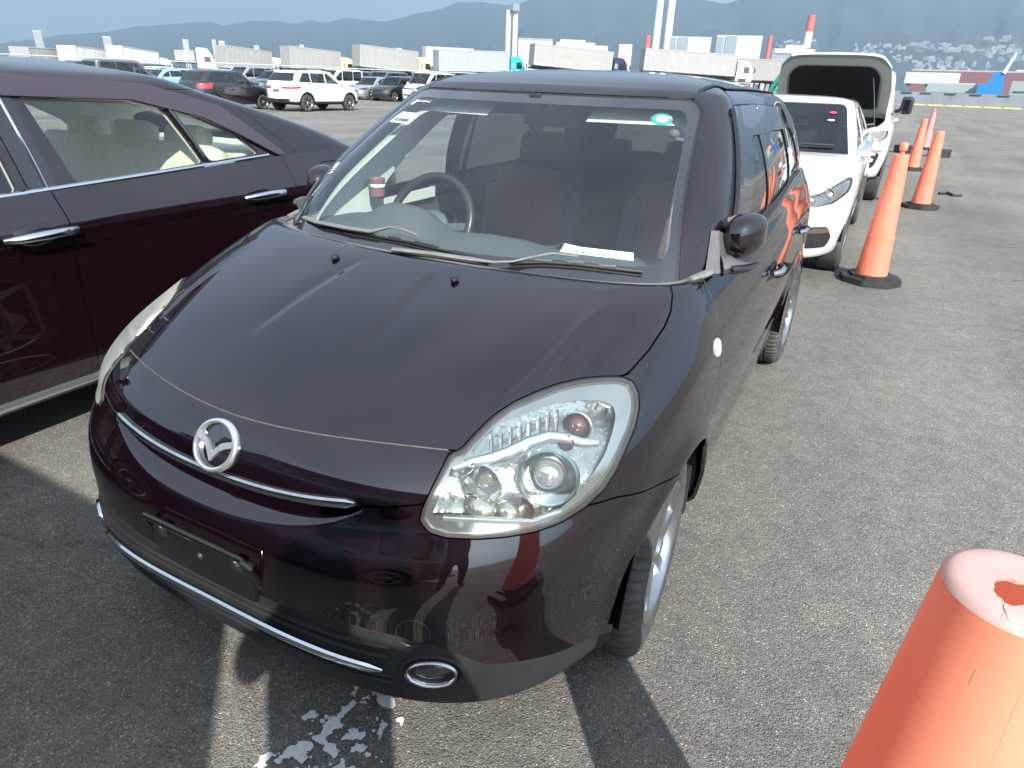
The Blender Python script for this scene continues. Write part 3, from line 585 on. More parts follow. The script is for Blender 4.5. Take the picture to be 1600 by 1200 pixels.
for sx in (1, -1):
    h, n = bolt_on(BODY_BVH, (sx*.206, .70, 2), (0, 0, -1)); MB().ell(h+n*.006, (.011, .014, .008)).ell(h+n*.009+Vector((0, .007, 0)), (.006, .007, .005)).build('washer_nozzle', MATS['black_plastic'], hero)
for yc in (.795, 3.285):
    for sx in (1, -1): 
        wh_ = wheel(hero, sx*.733, yc-(.026 if yc < 1 else 0), .300, .215, .196, sx, 7, blocks=True, n=64)
        if yc < 1: wh_.rotation_euler.z += math.radians(4)   # steered a little to the car's left
# ------------------------------------------------------------------ cabin of the hatchback
CL = [(.79, 3.80, .775, .950, .955, .985, 1.00, .36, 7, 5, 1.35, 3.3, .018), (.972, 3.79, .765, 1.10, 1.10, 1.10, 1.10, .35, 7, 5, 1.45, 3.3, .018), (1.135, 3.75, .740, 1.205, 1.20, 1.20, 1.20, .33, 7, 5, 1.56, 3.28, .018),
(1.355, 3.69, .695, 1.328, 1.31, 1.31, 1.31, .29, 7, 5, 1.70, 3.25, .018), (1.575, 3.61, .635, 1.444, 1.415, 1.42, 1.40, .25, 7, 5, 1.85, 3.2, .016), (1.645, 3.55, .598, 1.470, 1.450, 1.455, 1.435, .22, 6, 4, 1.90, 3.1, .014),
(1.76, 3.46, .545, 1.494, 1.472, 1.474, 1.465, .17, 5, 4, 2.0, 3.0, .01), (1.94, 3.28, .45, 1.513, 1.496, 1.498, 1.492, .12, 4, 3, 2.15, 2.9, .01), (2.15, 3.0, .29, 1.526, 1.520, 1.522, 1.515, .08, 3, 2.5, 2.35, 2.75, 0), (2.45, 2.62, .02, 1.532, 1.531, 1.531, 1.530, 0, 2, 2, 2.5, 2.58, 0)]
CG = ringskin(CL, 130, 150, 110, 24, .07); Cs = Surf.grid(CG); CAB_BVH = Cs.bvh()
WS = rpoly([(-.738, .90), (.738, .90), (.5665, 1.436), (-.5665, 1.436)], [.01, .01, .06, .06], 8)
WI = rpoly([(-.684, 1.012), (.680, 1.018), (.540, 1.404), (-.545, 1.404)], [.07, .07, .045, .045], 8)
xz = lambda V: np.stack([V[:, 0], V[:, 2]], 1); yz = lambda V: np.stack([V[:, 1], V[:, 2]], 1)
fr_ = lambda V: np.where(V[:, 1] < 1.0+.95*(V[:, 2]-.9)+.55*V[:, 0]**2+.12, 1., -1.)   # the raked front face
isf = lambda V, poly: np.where((V[:, 1] < 1.95) & (V[:, 2] < 1.465), polysd(xz(V), poly), -1)
FD = rpoly([(1.30, 1.005), (2.13, 1.03), (2.11, 1.388), (1.80, 1.388)], [.02, .03, .03, .08], 5)
RD = rpoly([(2.20, 1.03), (2.96, 1.055), (2.84, 1.365), (2.21, 1.388)], [.03, .04, .06, .03], 5)
QD = rpoly([(3.05, 1.075), (3.42, 1.10), (3.30, 1.30), (2.96, 1.345)], [.03, .05, .06, .04], 5)
RW = rpoly([(-.52, 1.07), (.52, 1.07), (.43, 1.34), (-.43, 1.34)], .07, 6)
sid = lambda V, poly: np.where((np.abs(V[:, 0]) > .45), polysd(yz(V), poly), -1); rear = lambda V: np.where(V[:, 1] > 3.45, polysd(xz(V), RW), -1)
DF = rpoly([(1.17, .96), (2.16, .985), (2.14, 1.420), (1.71, 1.420)], [.01, .02, .02, .12], 6)   # front door frame
DR = rpoly([(2.166, .985), (3.10, 1.0), (2.88, 1.405), (2.146, 1.420)], [.02, .02, .08, .02], 5)
fr = Cs.clipf(lambda V: -isf(V, WS)-.004).clipf(lambda V: -sid(V, FD)).clipf(lambda V: -sid(V, RD)).clipf(lambda V: -sid(V, QD)).clipf(lambda V: -rear(V))
gapf = lambda V: np.minimum(np.abs(sid(V, DF))-.003, np.abs(sid(V, DR))-.003)
roofz = lambda V: V[:, 2]-1.4305-.04*0
fr.clipf(lambda V: np.minimum(-sid(V, DF), -sid(V, DR))-.004).obj('body_frame', PLUM, hero, .02)
for sx in (1, -1):
    q = fr.clipf(lambda V: V[:, 0]*sx-.3)
    q.clipf(lambda V: np.minimum(sid(V, DF)-.003, 2.05-V[:, 1])).obj('front_door_frame', PLUM, hero, .02); q.clipf(lambda V: np.minimum(sid(V, DF)-.003, V[:, 1]-2.05)).obj('door_pillar', MATS['black_gloss'], hero, .02)
    q.clipf(lambda V: np.minimum(sid(V, DR)-.003, 2.27-V[:, 1])).obj('door_pillar', MATS['black_gloss'], hero, .02); q.clipf(lambda V: np.minimum(sid(V, DR)-.003, V[:, 1]-2.27)).obj('rear_door_frame', PLUM, hero, .02)
for sx in (1, -1): Cs.clipf(lambda V: np.minimum(np.maximum(.0045-np.abs(sid(V, DF)+.0005), .0045-np.abs(sid(V, DR)+.0005)), V[:, 0]*sx)).offset(-.012).obj('door_seal', MATS['rubber'], hero)
for sx in (1, -1):
    q = Cs.clipf(lambda V: V[:, 0]*sx-.3)
    for nm, P_, m in (('front_side_window', FD, tint), ('rear_side_window', RD, dark_tint), ('quarter_window', QD, dark_tint)):
        o = q.clipf(lambda V: sid(V, P_)+.004).offset(-.006).obj(nm, m, hero)
        q.clipf(lambda V: np.minimum(.013-np.abs(sid(V, P_)+.003), 1)).offset(-.003).obj('window_seal', MATS['rubber'], o)
    # smoked wind deflectors over the door windows
    vis = lambda V: np.minimum(np.minimum(polysd(yz(V), [(1.28, 1.0), (2.14, 1.0), (2.135, 1.412), (1.72, 1.412)]), np.maximum(V[:, 2]-1.325-.02*(V[:, 1]-2), 1.0+.0-(V[:, 1]-(1.30+(V[:, 2]-1.0)*1.02+.10))*6-0.0)), 1)
    v1 = q.clipf(lambda V: np.where(np.abs(V[:, 0]) > .45, np.minimum(polysd(yz(V), [(1.285, .998), (2.146, .99), (2.138, 1.413), (1.722, 1.413)]), np.maximum(V[:, 2]-1.318, .165-.707*(V[:, 1]-1.30-(V[:, 2]-1.0)*1.03))), -1)).offset(.016)
    v1.obj('wind_deflector', mat('smoked', (.010, .010, .012), .07, coat=.5), hero, .014)
    v2 = q.clipf(lambda V: np.where(np.abs(V[:, 0]) > .45, np.minimum(polysd(yz(V), [(2.17, .99), (3.05, 1.0), (2.86, 1.395), (2.15, 1.413)]), V[:, 2]-1.318+.03*np.maximum(V[:, 1]-2.5, 0)), -1)).offset(.016)
    v2.obj('wind_deflector', MATS['smoked'], hero, .014)
    bl = q.clipf(lambda V: np.where((V[:, 1] > 1.20) & (V[:, 1] < 3.45), np.minimum(V[:, 2]-(.988+.024*(V[:, 1]-1.2)), (1.022+.024*(V[:, 1]-1.2))-V[:, 2]), -1)).offset(.010); bl.obj('belt_moulding', MATS['rubber'], hero, .012)
Cs.clipf(rear).offset(-.004).obj('rear_window', dark_tint, hero)
wsS = Cs.clipf(lambda V: isf(V, WS)); wsI = wsS.clipf(lambda V: polysd(xz(V), WI)); wso = wsI.obj('windshield', glass, hero)
wsS.clipf(lambda V: np.minimum(-polysd(xz(V), WI), polysd(xz(V), WS)-.005)).obj('black_border', mat('frit', (.012, .013, .016), .05, coat=1, dirt=.02), wso)
Cs.clipf(lambda V: np.where(V[:, 2] > .98, .006-np.abs(isf(V, WS)+.001), -1)).offset(-.003).obj('windshield_seal', MATS['rubber'], hero)
# roof ditch mouldings
for sx in (1, -1):
    pts = []
    for y in np.linspace(1.66, 3.35, 24):
        x = sx*np.interp(y, [1.64, 1.8, 2.2, 3.4], [.528, .54, .545, .52]); h, n = bolt_on(CAB_BVH, (x, y, 2), (0, 0, -1)); pts.append(h+n*.001)
    MB().tube(pts, [.004]+[.011]*22+[.004], 8, flat=.35).build('roof_moulding', MATS['rubber'], hero)
# cowl between bonnet and glass, pillar foot trims
cwl = Bd.clipf(lambda V: np.minimum(V[:, 2]-.95, 1.2-V[:, 1])); tr = []
top_ring = G[-1]; mid = len(top_ring)//2
fr_pts = [Vector(p) for p in top_ring if p[1] < 1.22]
V_, F_c = [], []
for p in fr_pts:
    d = Vector((0-p.x*.10, 1.0, 0)).normalized() if abs(p.x) < .70 else Vector((-p.x*.55, .9, 0)).normalized()
    V_ += [p+Vector((0, .002, -.004)), p+d*.045+Vector((0, 0, -.012)), p+d*.14+Vector((0, 0, -.03))]
for i in range(len(fr_pts)-1):
    for k in range(2): a = i*3+k; F_c.append((a, a+3, a+4, a+1))
MB().add(V_, F_c, True).build('cowl', MATS['grey_plastic'], hero)
MB().tube([p+Vector((0, .004, .001)) for p in fr_pts], .0042, 6).build('cowl_seal', mat('seal_grey', (.11, .11, .105), .7, noise=.2, nscale=40), hero)
for sx in (1, -1):
    t = MB(); pts = [(sx*.742, 1.055, .992), (sx*.762, 1.12, .994), (sx*.782, 1.20, .998), (sx*.800, 1.27, 1.005)]
    t.tube(pts, [.010, .014, .016, .014], 8, flat=.7); t.build('pillar_trim', mat('trim_grey', (.17, .17, .165), .6, noise=.15, nscale=60), hero)
# interior
dashm = mat('dash_grey', (.085, .094, .100), .62, noise=.12, nscale=60, bump=.2, bscale=700); inm = mat('inner_trim', (.60, .62, .58), .8, noise=.06, nscale=30); seatm = mat('seat_cloth', (.115, .052, .058), .9, noise=.3, nscale=90, bump=.2, bscale=600)
seatb = mat('seat_side', (.07, .06, .065), .9, noise=.2, nscale=60)
ds = []; xs = np.linspace(-.68, .68, 33); prof = [(-.0, .0), (.05, .012), (.14, .018), (.24, .016), (.34, .0), (.40, -.05), (.43, -.16), (.40, -.34)]
for x in xs:
    y0 = .90+.42*x*x; cow = math.exp(-((x+.36)/.155)**4); row = []
    for k, (dy, dz) in enumerate(prof):
        z = .958+dz; y = y0+dy*(1.18-.30*abs(x))
        if k in (2, 3, 4): z += cow*(.035, .078, .060)[k-2]; 
        if k >= 3: z += .018*math.exp(-((x-.02)/.16)**4)*(1 if k < 6 else 0)
        row.append((x, y, z))
    ds.append(row)
DG = np.array(ds); DGf = np.stack([spl(np.arange(8), DG[i], np.linspace(0, 7, 36)) for i in range(33)], 0)
Surf.grid(DGf[::-1]).obj('dashboard', dashm, hero)
db = Surf.grid(DGf).bvh()
dv = MB()
for i in range(26):
    x = -.50+i*.042; h, n = bolt_on(db, (x, .90+.42*x*x+.055, 2), (0, 0, -1))
    if h is not None: dv.box(h+Vector((0, 0, .001)), (.024, .008, .003), rz=.8*x)
for i in range(18):
    x = -.42+i*.035; h, n = bolt_on(db, (x, .90+.42*x*x+.085, 2), (0, 0, -1))
    if h is not None: dv.box(h+Vector((0, 0, .001)), (.016, .006, .003), rz=.8*x)
dv.build('defrost_vent', mat('vent_dark', (.012, .013, .014), .6), hero)
sw = empty('steering_wheel'); sw.parent = hero; sw.location = (-.36, 1.40, .965); sw.rotation_euler = (math.radians(-62)+PI, 0, 0)
SWM = Matrix.Rotation(math.radians(64), 4, 'X')
sw.rotation_euler = SWM.to_euler()
ring = MB(); ring.tube([(.180*math.cos(a), .180*math.sin(a), 0) for a in np.linspace(0, 2*PI, 49)], .016, 10, cap=False); ring.build('rim', mat('wheel_leather', (.022, .022, .024), .32, noise=.1), sw)
MB().ell((0, -.01, -.02), (.075, .065, .03)).tube([(-.17, 0, -.004), (-.06, -.01, -.02)], .018, 8, flat=.5).tube([(.17, 0, -.004), (.06, -.01, -.02)], .018, 8, flat=.5).tube([(0, -.17, -.004), (0, -.06, -.02)], .018, 8).build('hub', dashm, sw)
def rpanel(mb, c, d, rx=0, bev=.03, rz=0): return mb.box(c, d, rx=rx, bev=bev, rz=rz)
for sx in (1, -1):
    st = empty('front_seat'); st.parent = hero; st.location = (sx*.37, 1.98, .30)
    rpanel(MB(), (0, 0, .20), (.50, .52, .16), rx=.12, bev=.05).build('seat_cushion', seatm, st)
    bk = rpanel(MB(), (0, .33, .50), (.46, .13, .58), rx=-.30, bev=.055); bk.build('seat_back', seatm, st)
    rpanel(MB(), (-.22, .32, .46), (.09, .17, .48), rx=-.30, bev=.04).build('side_bolster', seatb, st); rpanel(MB(), (.22, .32, .46), (.09, .17, .48), rx=-.30, bev=.04).build('side_bolster', seatb, st)
    hr = rpanel(MB(), (0, .455, .865), (.27, .10, .17), rx=-.22, bev=.045).build('headrest', seatb, st)
    for dx in (-.07, .07): MB().tube([(dx, .415, .74), (dx, .445, .82)], .0065, 8).build('headrest_post', MATS['chrome'], hr)
rs = empty('rear_seat'); rs.parent = hero; rs.location = (0, 2.95, .35)
rpanel(MB(), (0, -.02, .14), (1.22, .50, .18), bev=.05).build('seat_cushion', seatm, rs); rpanel(MB(), (0, .27, .42), (1.22, .14, .58), rx=-.32, bev=.05).build('seat_back', seatm, rs)
for dx in (-.36, .36): rpanel(MB(), (dx, .36, .76), (.27, .09, .14), rx=-.25, bev=.04).build('headrest', seatb, rs)
# lining: roof, pillars, doors, floor
FDI = rpoly([(1.50, 1.0), (2.13, 1.02), (2.11, 1.375), (1.93, 1.375)], [.05, .03, .03, .10], 5)
lin = Cs.clipf(lambda V: -isf(V, WI)-.004).clipf(lambda V: -sid(V, FDI)).clipf(lambda V: -sid(V, RD)).clipf(lambda V: -sid(V, QD)).clipf(lambda V: -rear(V)).offset(-.028)
ang = lambda V: np.minimum(1.80-V[:, 1], 1.44-V[:, 2])
lin.clipf(lambda V: V[:, 2]-1.425).obj('headliner', mat('headliner', (.24, .245, .25), .9, noise=.05, nscale=200), hero); lin.clipf(lambda V: np.minimum(1.425-V[:, 2], V[:, 1]-1.95)).obj('pillar_lining', mat('pillar_lining', (.16, .17, .175), .8), hero)
for sx in (1, -1): lin.clipf(lambda V: np.minimum(np.minimum(1.425-V[:, 2], 1.95-V[:, 1]), V[:, 0]*sx-.2)).offset(-.034).obj('windshield_pillar_lining', inm, hero)
dl = Bd.clipf(lambda V: np.minimum(np.minimum(V[:, 1]-1.2, 3.7-V[:, 1]), np.minimum(V[:, 2]-.35, .99-V[:, 2]))).offset(-.07)
dl.obj('door_lining', mat('door_lining', (.10, .11, .115), .8, noise=.1), hero)
MB().box((0, 2.2, .33), (1.5, 2.9, .03)).box((0, 1.18, .62), (1.4, .05, .55)).build('floor_pan', MATS['black'], hero)
for sx in (1, -1): MB().tube([(sx*.60, 2.16, 1.36), (sx*.66, 2.13, 1.1), (sx*.70, 2.1, .75)], .022, 6, flat=.25).build('seat_belt', mat('belt', (.03, .03, .032), .8), hero)
mr = MB().box((.035, 1.60, 1.368), (.225, .035, .085), bev=.016, rz=-.12, rx=.15); mr.tube([(.035, 1.60, 1.38), (.02, 1.56, 1.425)], .012, 8); mr.box((.0, 1.555, 1.41), (.05, .04, .05), bev=.01)
mr.build('rear_view_mirror', mat('mirror_back', (.02, .018, .022), .5), hero)
for sx in (1, -1): MB().box((sx*.30, 1.735, 1.425), (.40, .17, .018), bev=.006, rx=.18).build('sun_visor', mat('visor', (.21, .215, .22), .85), hero)
MB().box((.07, 2.0, 1.455), (.16, .14, .03), bev=.01).build('map_lamp', mat('map_lamp', (.55, .54, .50), .5), hero)
# stickers, wipers, mirrors, nozzles
def on_ws(x, z, out=0):
    h, n = bolt_on(CAB_BVH, (x, -1, z), (0, 1, 0)); return h+n*out, n
def text(name, s, size, M, m, parent, shear=0, spacing=1):
    cu = bpy.data.curves.new(name, 'FONT'); cu.body = s; cu.size = size; cu.align_x = 'CENTER'; cu.align_y = 'CENTER'; cu.shear = shear; cu.space_character = spacing; cu.extrude = .0002; cu.offset = .0006*size/.03
    t = bpy.data.objects.new(name, cu); COL.objects.link(t); dg = bpy.context.evaluated_depsgraph_get(); me = bpy.data.meshes.new_from_object(t.evaluated_get(dg)); bpy.data.objects.remove(t); me.transform(M); me.name = name
    me.materials.clear(); return link(name, me, m, parent)
def frame_ws(x, z, out): 
    p, n = on_ws(x, z, out); r = Vector((0, 0, 1)).cross(n).normalized(); u_ = n.cross(r); T = Matrix((r, u_, n)).transposed().to_4x4(); T.translation = p; return T
paperm = mat('paper', (.78, .80, .77), .8); inkm = mat('ink', (.03, .03, .035), .7); teal = mat('teal_sticker', (.02, .30, .24), .5); wht = mat('white_marker', (.85, .85, .82), .7)
T = frame_ws(-.505, 1.335, -.004); tagp = MB().box(T @ Vector((0, 0, 0)), (.12, .0001, .001)); 
pt = MB().add([T @ Vector(v) for v in ((-.062, -.036, 0), (.062, -.036, 0), (.062, .036, 0), (-.062, .036, 0))], [(0, 1, 2, 3)]).build('price_tag', paperm, wso)
text('price_text', '¥195880', .026, T @ Matrix.Translation((.0, -.018, .0012)), inkm, pt, .2); text('price_text', '2010  1.5', .012, T @ Matrix.Translation((-.012, .010, .0012)), mat('ink_grey', (.25, .28, .28), .8), pt)
T = frame_ws(-.548, 1.388, -.004); MB().add([T @ Vector(v) for v in ((-.022, -.018, 0), (.022, -.018, 0), (.022, .018, 0), (-.022, .018, 0))], [(0, 1, 2, 3)]).build('small_tag', paperm, wso)
T = frame_ws(-.475, 1.388, .0015); text('marker_writing', '5X-1014-C', .020, T, mat('faint_marker', (.55, .58, .56), .8), wso)
T = frame_ws(-.655, 1.155, .0015) @ Matrix.Rotation(-.92, 4, 'Z'); text('marker_writing', '0314', .034, T, wht, wso, .2)
T = frame_ws(-.662, 1.085, .0015) @ Matrix.Rotation(-1.45, 4, 'Z'); text('marker_writing', '5454', .026, T, mat('grey_marker', (.28, .33, .32), .8), wso, .2)
T = frame_ws(.473, 1.378, -.003); st = MB().lathe([(.001, .0003), (.033, .0003), (.0345, 0)], 40, M=T).build('inspection_sticker', teal, wso)
MB().lathe([(.001, .0008), (.020, .0008)], 32, M=T @ Matrix.Translation((0, 0, .0))).build('sticker_disc', paperm, st); text('sticker_number', '7', .024, T @ Matrix.Translation((.0, -.002, .0014)), mat('green_ink', (.01, .10, .06), .7), st)
MB().add([T @ Vector((.033*math.cos(a)*r, .033*math.sin(a)*r, .0007)) for a in (.18, .40, .62) for r in (.6, 1.0)], [(0, 1, 3, 2), (2, 3, 5, 4)]).build('sticker_month', paperm, st)
# ---- wipers
def wiper(arm, blade, grey_n):
    w_ = empty('wiper'); w_.parent = hero
    MB().tube(arm, [.012]*grey_n+[.0062]*(len(arm)-grey_n), 8, flat=.55).build('wiper_arm', mat('wiper_grey', (.17, .17, .165), .5, noise=.15, nscale=30), w_)
    P = [Vector(p) for p in blade]; MB().tube(P, [.004]+[.0075]*(len(P)-2)+[.004], 6).tube([p-Vector((0, .004, .010)) for p in P], .003, 4).build('wiper_blade', MATS['rubber'], w_)
    for k in range(1, len(P)-1): MB().box(P[k]+Vector((0, -.002, .006)), (.05, .012, .008), bev=.003, rz=math.atan2((P[k+1]-P[k-1]).y, (P[k+1]-P[k-1]).x)).build('wiper_clip', mat('clip_grey', (.09, .095, .10), .4), w_)
up = lambda P, a=.018: [(x, y-a*.6, z+a) for x, y, z in P]
WA1 = up([(-.60, 1.0, .995), (-.489, .943, 1.0), (-.327, .901, 1.008), (-.21, .885, 1.014), (-.145, .899, 1.034), (-.1, .893, 1.034), (-.038, .884, 1.026)]); WB1 = up([(-.345, .907, 1.006), (-.167, .878, 1.010), (-.064, .869, 1.012), (.078, .863, 1.006), (.215, .869, .996)], .010)
WA2 = up([(-.09, .833, .985), (.049, .84, .990), (.174, .849, .990), (.241, .86, .990), (.294, .876, .997), (.34, .903, 1.011), (.386, .929, 1.023), (.455, .95, 1.020)]); WB2 = up([(.278, .876, .996), (.367, .909, 1.006), (.452, .936, 1.008), (.536, .964, 1.004), (.626, 1.001, .998)], .010)
wiper(WA1, WB1, 4); wiper(WA2, WB2, 3)
# ---- door mirrors
for sx in (1, -1):
    m_ = empty('side_mirror'); m_.parent = hero
    pts = [(sx*.790, 1.20, 1.008), (sx*.81, 1.21, 1.012), (sx*.83, 1.22, 1.006), (sx*.85, 1.24, 1.004), (sx*.87, 1.27, 1.006)]
    MB().tube(pts, [.042, .036, .028, .022, .012], 10, flat=.75).build('mirror_arm', mat('mirror_grey', (.075, .075, .078), .55, noise=.1), m_)
    MB().hexa([Vector((sx*x, y, z)) for x, y, z in ((.765, 1.13, .995), (.80, 1.16, .995), (.805, 1.30, 1.0), (.775, 1.30, 1.0), (.745, 1.22, 1.10), (.765, 1.23, 1.10), (.772, 1.30, 1.08), (.755, 1.30, 1.08))]).build('mirror_foot', MATS['mirror_grey'], m_)
    V = []; F = []; n1, n2 = 40, 14   # folded back against the door: shell outside, glass towards the window
    for i in range(n2+1):
        a = PI*i/n2
        for j in range(n1):
            b = 2*PI*j/n1; r = (abs(math.cos(b))**2.6+abs(math.sin(b))**2.6)**(-1/2.6)
            x = .056*math.sin(a)**.75*math.cos(b)*r; z = .067*math.sin(a)**.75*math.sin(b)*r; y = -.088*math.cos(a)
            V.append((sx*(.822+x*.95+.15*y), 1.335+y, 1.076+z+.10*x))
    for i in range(n2):
        for j in range(n1): F.append((i*n1+j, i*n1+(j+1) % n1, (i+1)*n1+(j+1) % n1, (i+1)*n1+j))
    if sx > 0: F = [f[::-1] for f in F]
    MB().add(V, F, True).build('mirror_shell', PLUM, m_)
    MB().add([(sx*(.764+.15*y+.001), 1.335+y, 1.072+z) for y, z in ((-.05, -.05), (.07, -.05), (.07, .05), (-.05, .05))], [(0, 1, 2, 3)]).build('mirror_glass', mat('mirror', (.85, .85, .85), .01, metal=1), m_)
    MB().tube([(sx*.800, 1.195, 1.018), (sx*.83, 1.185, 1.008), (sx*.865, 1.215, 1.012), (sx*.89, 1.27, 1.018)], [.010, .016, .014, .006], 8, flat=.6).build('mirror_base', MATS['black_gloss'], m_)
CUP = (-.640, 1.44, 1.030)
# loose paper lying on the dash, cup in the door pocket
pp = MB(); V = []
pa, pb_, pc_, pd_ = at(874, 393, .972), at(990, 411, .972), at(882, 383, .992), at(990, 395, .992)
for i in range(13):
    for j in range(5):
        u_, v_ = i/12, j/4; q = (pa.lerp(pb_, u_)).lerp(pc_.lerp(pd_, u_), v_); q.z += .006*max(0, 1-u_*4)*v_-.003*math.sin(PI*v_)
        V.append(tuple(q))
F = [(i*5+j, (i+1)*5+j, (i+1)*5+j+1, i*5+j+1) for i in range(12) for j in range(4)]
pp.add(V, F, True).build('paper_sheet', paperm)
o = bpy.data.objects['paper_sheet']; tag(o, 'white printed paper sheet lying on the dashboard behind the windshield', 'paper')
pb = Surf(np.array(V), np.zeros((65, 3)), [list(f) for f in F]).bvh(); lines = MB()
for r in range(4):
    x = .2
    while x < .8:
        l = rng.uniform(.02, .07); q0 = pa.lerp(pb_, x+l/2).lerp(pc_.lerp(pd_, x+l/2), .25+.17*r); hh, nn = bolt_on(pb, (q0.x, q0.y, 2), (0, 0, -1))
        if hh is not None: lines.box(hh+Vector((0, 0, .0012)), (l*.22, .006 if r == 1 else .003, .0004), rz=.35)
        x += l+rng.uniform(.02, .05)
lines.build('print', inkm, o)
cp = MB().lathe([(.001, .0), (.027, .0), (.029, .005), (.031, .06), (.033, .064), (.033, .069), (.029, .069), (.026, .064), (.001, .064)], 24).build('drink_cup', mat('red_cup', (.26, .11, .12), .4), None, CUP); tag(cp, 'red and white drink cup standing at the foot of the driver side pillar', 'cup')
MB().lathe([(.0302, .036), (.0312, .038), (.0320, .046), (.0314, .048)], 24).build('cup_band', paperm, cp)
# ------------------------------------------------------------------ other cars, one builder
def paint(name, col, rough=.35, metal=.0, flake=.0): return mat(name, col, rough, metal=metal, coat=1, spec=.4, flake=flake)
WHITE = paint('white_paint', (.60, .61, .60)); BLACKP = paint('black_paint', (.006, .006, .008)); SILVER = paint('silver_paint', (.42, .44, .46), .3, .6); GREY = paint('grey_paint', (.12, .14, .16), .3, .5); BLUEP = paint('pale_blue_paint', (.22, .42, .58)); REDP = paint('maroon_paint', (.10, .012, .02)); PEARL = paint('pearl_paint', (.60, .60, .55))
mat('white_trim', (.7, .7, .68), .4); mat('tail_red', (.38, .012, .016), .12, coat=1); mat('lamp_clear', (.50, .52, .52), .10, metal=.6, coat=1); mat('seat_beige', (.62, .60, .51), .8, noise=.1, nscale=40); mat('seat_grey', (.10, .10, .10), .85); mat('dark_inside', (.025, .026, .028), .8)
cglass = thin_glass('car_glass', (.40, .46, .44), refl=1.1)
def car(s, root):
    """s: dict of sizes; local frame: nose at y=0, driving towards -y"""
    g_ = s.get; L, W, H = s['L'], s['W']/2, s['H']; gc = g_('gc', .19); zn, zc, yc, zb, zb2 = s['zn'], s['zc'], s['yc'], s['zb'], g_('zb2', s['zb']+.03)
    yb, zd = s['yb'], g_('zd', zb2); nz, nf_, ns_, nr_ = g_('res', (34, 16, 22, 12)); n0 = g_('n', 3.0); nr0 = g_('nr', 3.2); pm = s['paint']; R = s['R']; yfw = s['fo']; yrw = s['fo']+s['wb']; k0 = g_('bow', .0)
    ycf = g_('ycf', .95); ycr = L-g_('rcl', .75); fz = lambda a, b, t: a+(b-a)*t
    lv = []
    fr_p = g_('front', [(.16, gc), (.06, gc+.015), (.015, gc+.09), (0, fz(gc, zn, .40)), (.006, fz(gc, zn, .62)), (.03, fz(gc, zn, .84)), (.085, zn)])
    wz = [.90, .945, .975, .995, 1, 1, .992]; nb_ = len(fr_p)
    rz = [gc+.05, gc+.06, gc+.13, fz(gc, zd, .42), fz(gc, zd, .62), fz(gc, zd, .80), zd-.06]; ry = g_('reary', [L-.16, L-.05, L-.01, L, L-.005, L-.02, L-.05])
    for i, (y, z) in enumerate(fr_p):
        t = i/(nb_-1); zs = gc+.04 if i < 1 else fz(gc+.05, zb-.14, (t-1/(nb_-1))/(1-1/(nb_-1)))
        lv.append((y, ry[i], W*wz[i], z, zs, zs+(zb2-zb)*t, rz[i], k0, n0, nr0, ycf, ycr, .0))
    yhr = yc; sd_deck = L-yb > .5
    for t in (.25, .5, .75, 1.0):
        y = fz(.085, yhr, t**1.05); z = zn+(zc-zn)*math.sin(t*PI/2)**.9; Wt = W*fz(.985, .905, t); zs = fz(zb-.10, zb, t)
        lv.append((y, fz(L-.05, yb, t) if sd_deck else fz(L-.05, yb+.02, t), Wt, z, zs, zs+(zb2-zb), fz(zd-.03, zd+.02, min(1, t*1.5)) if sd_deck else fz(zd-.05, zd, t), k0*(1-t)+.30*t*g_('wbow', .6), n0-.3*t, nr0, fz(ycf, yc+.33, t), ycr if not sd_deck else fz(ycr, yb-.25, t), g_('dw', .01)*t))
    Gs = ringskin(lv, nz, nf_, ns_, nr_, g_('taper', .02))
    if 'deform' in s: s['deform'](Gs)
    A = Surf.grid(Gs); bv = A.bvh(); A2 = arch(arch(A, yfw, R, R+g_('ag', .045)), yrw, R, R+g_('ag', .045))
    fa = lambda V: np.stack([np.abs(V[:, 0])+.6*V[:, 1], V[:, 2]], 1); ra = lambda V: np.stack([np.abs(V[:, 0])+.6*(L-V[:, 1]), V[:, 2]], 1)
    hl = lambda V: np.where(V[:, 1] < 1.3, polysd(fa(V), s['head']), -1); tl = lambda V: np.where(V[:, 1] > L-1.2, polysd(ra(V), s['tail']), -1) if 'tail' in s else np.full(len(V), -1.)
    gr = lambda V: np.where(V[:, 1] < .5, np.max([polysd(xz(V), p) for p in s['grille']], 0), -1) if s.get('grille') else np.full(len(V), -1.)
    A3 = A2.clipf(lambda V: -hl(V)-.002).clipf(lambda V: -tl(V)-.002).clipf(lambda V: -gr(V))
    if 'clad' in s:   # unpainted lower cladding
        cz, cr_ = s['clad']; cf = lambda V: np.maximum(np.maximum(cz-V[:, 2], np.where(np.abs(V[:, 0]) > W*.6, R+.045+cr_-np.hypot(V[:, 1]-yfw, V[:, 2]-R), -1)), np.where(np.abs(V[:, 0]) > W*.6, R+.045+cr_-np.hypot(V[:, 1]-yrw, V[:, 2]-R), -1))
        A3.clipf(cf).obj('cladding', MATS['black_plastic'], root, .02); A3 = A3.clipf(lambda V: -cf(V))
    gaps = s.get('gaps', [yc+.05, s['ybp'], s['yrd']]); gp = lambda V: np.min([np.where((np.abs(V[:, 0]) > W*.5) & (V[:, 2] > gc+.10), np.abs(V[:, 1]-y0)-.004, 1) for y0 in gaps], 0) if gaps else np.ones(len(V))
